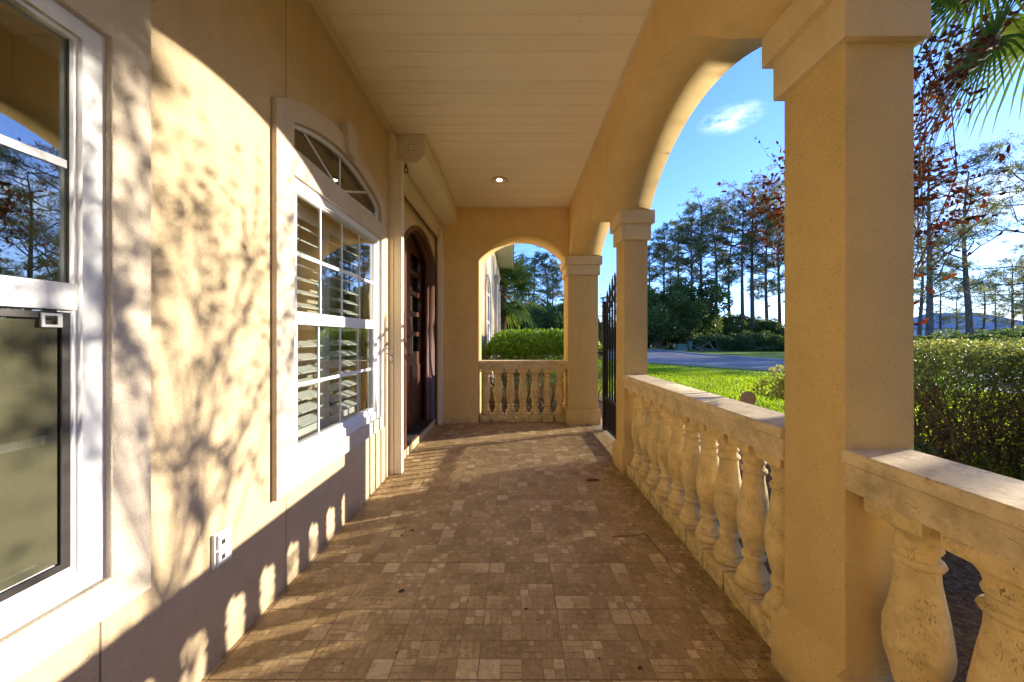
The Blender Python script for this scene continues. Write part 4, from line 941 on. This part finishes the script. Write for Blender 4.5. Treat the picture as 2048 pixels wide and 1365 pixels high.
# ---- copper leaved tree whose shade falls on the wall
def copper():
    rng = np.random.default_rng(77); lines = []; P = []; D = []
    targets = []
    # leafy sprays: (end point, size, leaves)
    base = np.array((2.55, 2.55, GZ))
    spr_ = [((2.08, 2.98, 2.52), .09, 60), ((2.2, 3.02, 2.35), .10, 110), ((2.26, 3.0, 2.1), .09, 90), ((2.16, 2.9, 2.75), .08, 30), ((2.14, 3.0, 2.42), .07, 50), ((2.3, 2.8, 2.6), .2, 90), ((2.45, 2.55, 2.35), .25, 150), ((2.35, 2.4, 2.7), .12, 50), ((2.6, 2.35, 2.55), .25, 130),
            ((2.72, 2.34, 2.36), .08, 80), ((2.84, 2.30, 2.28), .07, 90), ((2.96, 2.26, 2.2), .06, 60), ((2.8, 2.35, 2.06), .08, 40), ((2.6, 2.6, 2.0), .25, 150), ((2.5, 2.5, 1.75), .22, 120), ((2.45, 2.3, 2.1), .22, 120), ((2.45, 2.15, 1.85), .2, 70),
            ((2.35, 2.2, 2.45), .2, 80), ((2.66, 2.25, 2.72), .10, 40), ((2.4, 2.02, 2.68), .08, 60), ((2.5, 1.98, 2.85), .08, 60), ((2.65, 1.97, 3.0), .08, 50), ((2.8, 2.0, 3.15), .07, 30), ((2.66, 2.25, 2.95), .09, 60), ((2.78, 2.3, 3.05), .08, 60), ((2.9, 2.33, 3.16), .08, 60), ((3.0, 2.35, 3.28), .07, 45), ((2.55, 2.12, 2.2), .12, 50), ((2.5, 2.75, 1.6), .12, 45), ((2.78, 2.42, 1.45), .12, 25), ((2.62, 2.75, 2.3), .2, 100)]
    forks = [np.array((2.5, 2.5, .9)), np.array((2.6, 2.45, 1.2)), np.array((2.48, 2.55, 1.35))]
    for f in forks: lines.append(([base, (base + f) / 2 + rng.normal(size=3) * .03, f], [.016, .012, .008]))
    for e, sz, n in spr_:
        e = np.array(e); f = forks[rng.integers(0, 3)]; L = np.linalg.norm(e - f); mid = (e + f) / 2 + np.array((0, 0, .08 * L)) + rng.normal(size=3) * .05 * L
        q = [f, f * .6 + mid * .4 + rng.normal(size=3) * .01, mid, mid * .45 + e * .55 + rng.normal(size=3) * .015, e]; lines.append((q, [.006, .005, .004, .003, .002]))
        for k in range(max(3, n // 9)):
            s = q[2 + rng.integers(0, 3)]; tgt = e + rng.normal(size=3) * sz * (1, 1, .8); a, d = wander(s, tgt - s + rng.normal(size=3) * .02, np.linalg.norm(tgt - s) + .05, 4, rng, .12)
            lines.append((a, [.0018, .0016, .0013, .001, .0007]))
            m = 9
            for j in range(m):
                t = .25 + .75 * j / (m - 1); i0 = min(3, int(t * 4)); fr = t * 4 - i0; p = a[i0] * (1 - fr) + a[i0 + 1] * fr; P.append(p); D.append(d + rng.normal(size=3) * .9)
    P = np.array(P); D = np.array(D)
    lines = [([q - base for q in a], r) for a, r in lines]
    cr = leaves(P - base, D, .042, .025, rng, rng.uniform(0, 1, len(P)), M_red, fold=.2, hexa=True)
    tree_thing('copper_leaved_tree', (tubes_mesh(lines, 5), cr), (M_twig, None), tuple(base), 'small copper-leaved tree behind the nearest column', 'tree', None)
copper()

# ---- fan palms
def palm(seed, H, tr, nf, R, segs=26, droop=.5, sw=.045):
    rng = np.random.default_rng(seed); lines = [([np.array((0, 0, 0.)), np.array((.03, .02, H * .5)), np.array((0, 0, H))], [tr, tr * .85, tr])]
    V = []; tn = []
    for i in range(nf):
        a = 2.4 * i + rng.uniform(-.3, .3); el = math.radians(75 - 125 * i / nf + rng.uniform(-8, 8))
        d = np.array((math.cos(a) * math.cos(el), math.sin(a) * math.cos(el), math.sin(el))); pl = R * rng.uniform(.38, .55)
        hub = np.array((0, 0, H)) + d * pl; hub[2] -= .12 * pl
        lines.append(([np.array((0, 0, H)) + d * .05, np.array((0, 0, H)) + d * pl * .55, hub], [.022, .014, .010]))
        side = np.cross(d, (0, 0, 1.)); side /= np.linalg.norm(side) + 1e-9; upv = np.cross(side, d)
        t0 = rng.uniform(.1, .8)
        for s in range(segs):
            q = (s / (segs - 1) - .5) * math.radians(250); v = d * math.cos(q) + side * math.sin(q) + upv * .12; v /= np.linalg.norm(v)
            Ls = R * .62 * (1 - .25 * abs(q) / 2.2) * rng.uniform(.85, 1.1); w = sw * R / 1.5
            n_ = np.cross(v, upv); n_ /= np.linalg.norm(n_) + 1e-9
            p = [hub]; vv = v.copy()
            for k in range(4):
                vv = vv + np.array((0, 0, -droop * (k + .3) * .16)); vv /= np.linalg.norm(vv); p.append(p[-1] + vv * Ls / 4)
            ws = [w * .35, w, w * .9, w * .55, .001]
            for k in range(4):
                V += [p[k] - n_ * ws[k] * .5, p[k] + n_ * ws[k] * .5, p[k + 1] + n_ * ws[k + 1] * .5, p[k + 1] - n_ * ws[k + 1] * .5]; tn.append(np.clip(t0 + rng.uniform(-.2, .2), 0, 1))
    # old leaf bases
    for i in range(40):
        a = rng.uniform(0, 6.28); z = H * rng.uniform(.55, 1.0); q = np.array((math.cos(a) * tr, math.sin(a) * tr, z)); lines.append(([q, q + np.array((math.cos(a) * .07, math.sin(a) * .07, .16))], [.02, .008]))
    return tubes_mesh(lines, 8), set_mesh('crown', np.array(V), 4, np.array(tn), M_palm)
tree_thing('fan_palm', palm(501, 3.35, .14, 34, 2.1, 28, .9), (M_palmbark, None), (-.50, 15.0, GZ), 'fan palm beside the wing wall, seen through the end arch', 'palm tree', None)
tree_thing('fan_palm', palm(502, 5.3, .13, 20, 2.2, 46, 1.0, .022), (M_palmbark, None), (5.3, 2.85, GZ), 'fan palm whose fronds hang in at the top right corner', 'palm tree', None, 1, .4)

# ------------------------------------------------------------------ small things outside
ds = thing('garden_marker', 'round tan disc on a thin stake on the lawn behind the balustrade', 'garden marker', (at(1495, 3.6), 3.6, GZ))
g = MB(); g.tube([(0, 0, 0), (0, 0, .76)], .005, 6); g.build('stake', M_steel, ds)
zc = 1.2 - (798 - 676) / FPX * 3.6 - GZ
g = MB(); n = 28; R_ = .083; poly = [(R_ * math.cos(2 * math.pi * k / n), zc + R_ * math.sin(2 * math.pi * k / n)) for k in range(n)]; g.prism(poly, 'Y', -.012, -.006); g.build('disc', mat_plain('tan_disc', (.62, .47, .33), .7), ds)
ub = thing('utility_box', 'low green utility box across the road', 'utility box', (at(1362, 36.5), 36.5, GZ))
M_ub = mat_plain('green_paint', (.10, .18, .12), .5)
g = MB(); g.box(-.55, .55, -.4, .4, 0, .06); g.build('pad', M_conc, ub); g = MB(); g.box(-.5, .5, -.35, .35, .06, .62, .03); g.prism([(-.53, .62), (.53, .62), (.48, .70), (-.48, .70)], 'Y', -.38, .38); g.build('cabinet', M_ub, ub)
ub = thing('utility_pedestal', 'upright green utility pedestal beside the low utility box', 'utility box', (at(1380, 36.5), 36.5, GZ))
g = MB(); g.box(-.16, .16, -.16, .16, 0, .85, .02); g.build('body', M_ub, ub); g = MB(); g.box(-.19, .19, -.19, .19, .85, .98, .03); g.build('cap', M_ub, ub)
rng = np.random.default_rng(9); ln_ = []
for k in range(26):
    p = np.array((rng.normal() * 1.6, rng.normal() * .5, .1)); a, _ = wander(p, (rng.normal(), rng.normal() * .4, rng.uniform(0, .5)), rng.uniform(.6, 2.2), 4, rng, .2); a = [np.array((q[0], q[1], max(q[2], .03))) for q in a]; ln_.append((a, [.035, .03, .025, .018, .01]))
o = link('brush_pile', tubes_mesh(ln_, 5), mat_bark('dead_wood', (.15, .12, .10), (.28, .23, .19), (.42, .36, .30), 10)); o.location = (at(1455, 35), 35, GZ); tag(o, 'pile of bare dead branches on the far verge', 'brush pile')
pl = thing('garden_lamp', 'small pale lamp on a slanting tan post behind the bright green bush', 'lamp', (at(1124, 12.5), 12.5, GZ))
g = MB(); g.prism([(-.09, 0), (.07, 0), (.05, 1.22), (.02, 1.22)], 'Y', -.06, .06); g.build('post', M_cap, pl); g = MB(); g.lathe([(1.30, .03), (1.34, .07), (1.48, .085), (1.50, .03), (1.55, .02)], 0, 0, 12); g.build('head', M_white, pl); g = MB(); g.tube([(.035, 0, 1.2), (0, 0, 1.3)], .02, 6); g.build('neck', M_white, pl)
# far houses
def far_house(x, y, w, d, h, hip, label, rz):
    t = thing('far_house', label, 'house', (x, y, GZ), rz)
    g = MB(); g.box(-w / 2, w / 2, -d / 2, d / 2, 0, h); g.build('wall', mat_plain('far_wall', (.72, .72, .72), .8), t)
    g = MB(); bm = g.bm; o = .6; z = h + .001
    b = [bm.verts.new(p) for p in ((-w / 2 - o, -d / 2 - o, z), (w / 2 + o, -d / 2 - o, z), (w / 2 + o, d / 2 + o, z), (-w / 2 - o, d / 2 + o, z))]; r = [bm.verts.new((-w / 2 + d * .55, 0, h + hip)), bm.verts.new((w / 2 - d * .55, 0, h + hip))]
    bm.faces.new((b[0], b[1], r[1], r[0])); bm.faces.new((b[1], b[2], r[1])); bm.faces.new((b[2], b[3], r[0], r[1])); bm.faces.new((b[3], b[0], r[0])); bm.faces.new(b[::-1])
    g.build('roof', mat_plain('far_roof', (.34, .34, .35), .8, var=.15, scale=3), t)
    for k in range(4):
        g = MB(); xx = -w / 2 + w * (k + .5) / 4; g.box(xx - .6, xx + .6, -d / 2 - .05, -d / 2 + .001, .9, 2.3); g.build('window', M_glass_t, t)
far_house(at(1905, 74), 74, 20, 11, 3.3, 3.4, 'wide grey-roofed house far off behind the pines', -.3)
far_house(at(2008, 70), 70, 12, 9, 2.9, 1.9, 'smaller hip-roofed house far off on the right', -.3)

# ------------------------------------------------------------------ litter on the paving
M_lit = mat_plain('dry_leaf', (.07, .045, .025), .9, var=.4)
def litter(x, y, s, rz, label, cat='dead leaf', name='dead_leaf'):
    g = MB(); r = random.Random(int(x * 1000) + 5); n = 9
    pts = [(s * (1 + r.uniform(-.3, .25)) * math.cos(2 * math.pi * k / n), s * .6 * (1 + r.uniform(-.3, .3)) * math.sin(2 * math.pi * k / n)) for k in range(n)]
    c0 = g.bm.verts.new((0, 0, s * .35)); vs = [g.bm.verts.new((a, b, .001 + s * r.uniform(0, .45))) for a, b in pts]
    for k in range(n): g.bm.faces.new((c0, vs[k], vs[(k + 1) % n]))
    vb = [g.bm.verts.new((v.co.x * .9, v.co.y * .9, .0008)) for v in vs]
    for k in range(n): g.bm.faces.new((vs[k], vb[k], vb[(k + 1) % n], vs[(k + 1) % n]))
    o = g.build(name, M_lit); o.location = (x, y, .0005); o.rotation_euler = (0, 0, rz); tag(o, label, cat); return o
def fl(px, py): Y = FPX * CAMH / (py - 676); return (px - 1029) / FPX * Y, Y
x, y = fl(802, 1184); litter(x, y, .013, .5, 'largest crumpled dead leaf in the middle of the paving', )
x, y = fl(803, 1072); litter(x, y, .010, 1.5, 'crumpled dead leaf on the paving opposite the second window')
x, y = fl(825, 1062); litter(x, y, .011, 2.5, 'greenish dead leaf on the paving next to a smaller crumb')
x, y = fl(1052, 1219); litter(x, y, .008, .2, 'rust-coloured crumb on a grout line in the middle of the paving')
x, y = fl(1186, 961); litter(x, y, .05, .1, 'flat dark clump of debris on the paving near the middle column', 'debris', 'debris_clump').scale = (1.1, 1, .25)
x, y = fl(1280, 1337); litter(x, y, .009, .8, 'grey crumb on the paving at the bottom of the photo')
rng = np.random.default_rng(21); n = 900; xx = np.where(rng.uniform(0, 1, n) < .75, .965 - rng.exponential(.07, n), rng.uniform(-1.0, .9, n)); yy = rng.uniform(.6, 4.7, n)
me = leaves(np.stack([xx, yy, np.full(n, .0012)], 1), np.stack([rng.normal(size=n), rng.normal(size=n), rng.uniform(0, .25, n)], 1), .010, .005, rng, rng.uniform(0, 1, n), mat_leaf('crumbs', ((.04, .03, .015), (.09, .06, .03), (.2, .13, .07)), .05, .9, .1))
tag(link('debris', me, None), 'fine soil and plant crumbs along the foot of the balustrade', 'debris', kind='stuff')
x, y = fl(1290, 1068); a, _ = wander((x, y, .004), (.2, -1, 0), .28, 8, rng, .12); a = [np.array((q[0], q[1], .004)) for q in a]; b, _ = wander((x, y, .004), (-1, -.25, 0), .22, 7, rng, .12); b = [np.array((q[0], q[1], .004)) for q in b]
o = link('fallen_twig', tubes_mesh([(a, [.002] * 9), (b, [.0018] * 8)], 5), M_twig); tag(o, 'thin forked twig lying on the paving near the balustrade', 'twig')
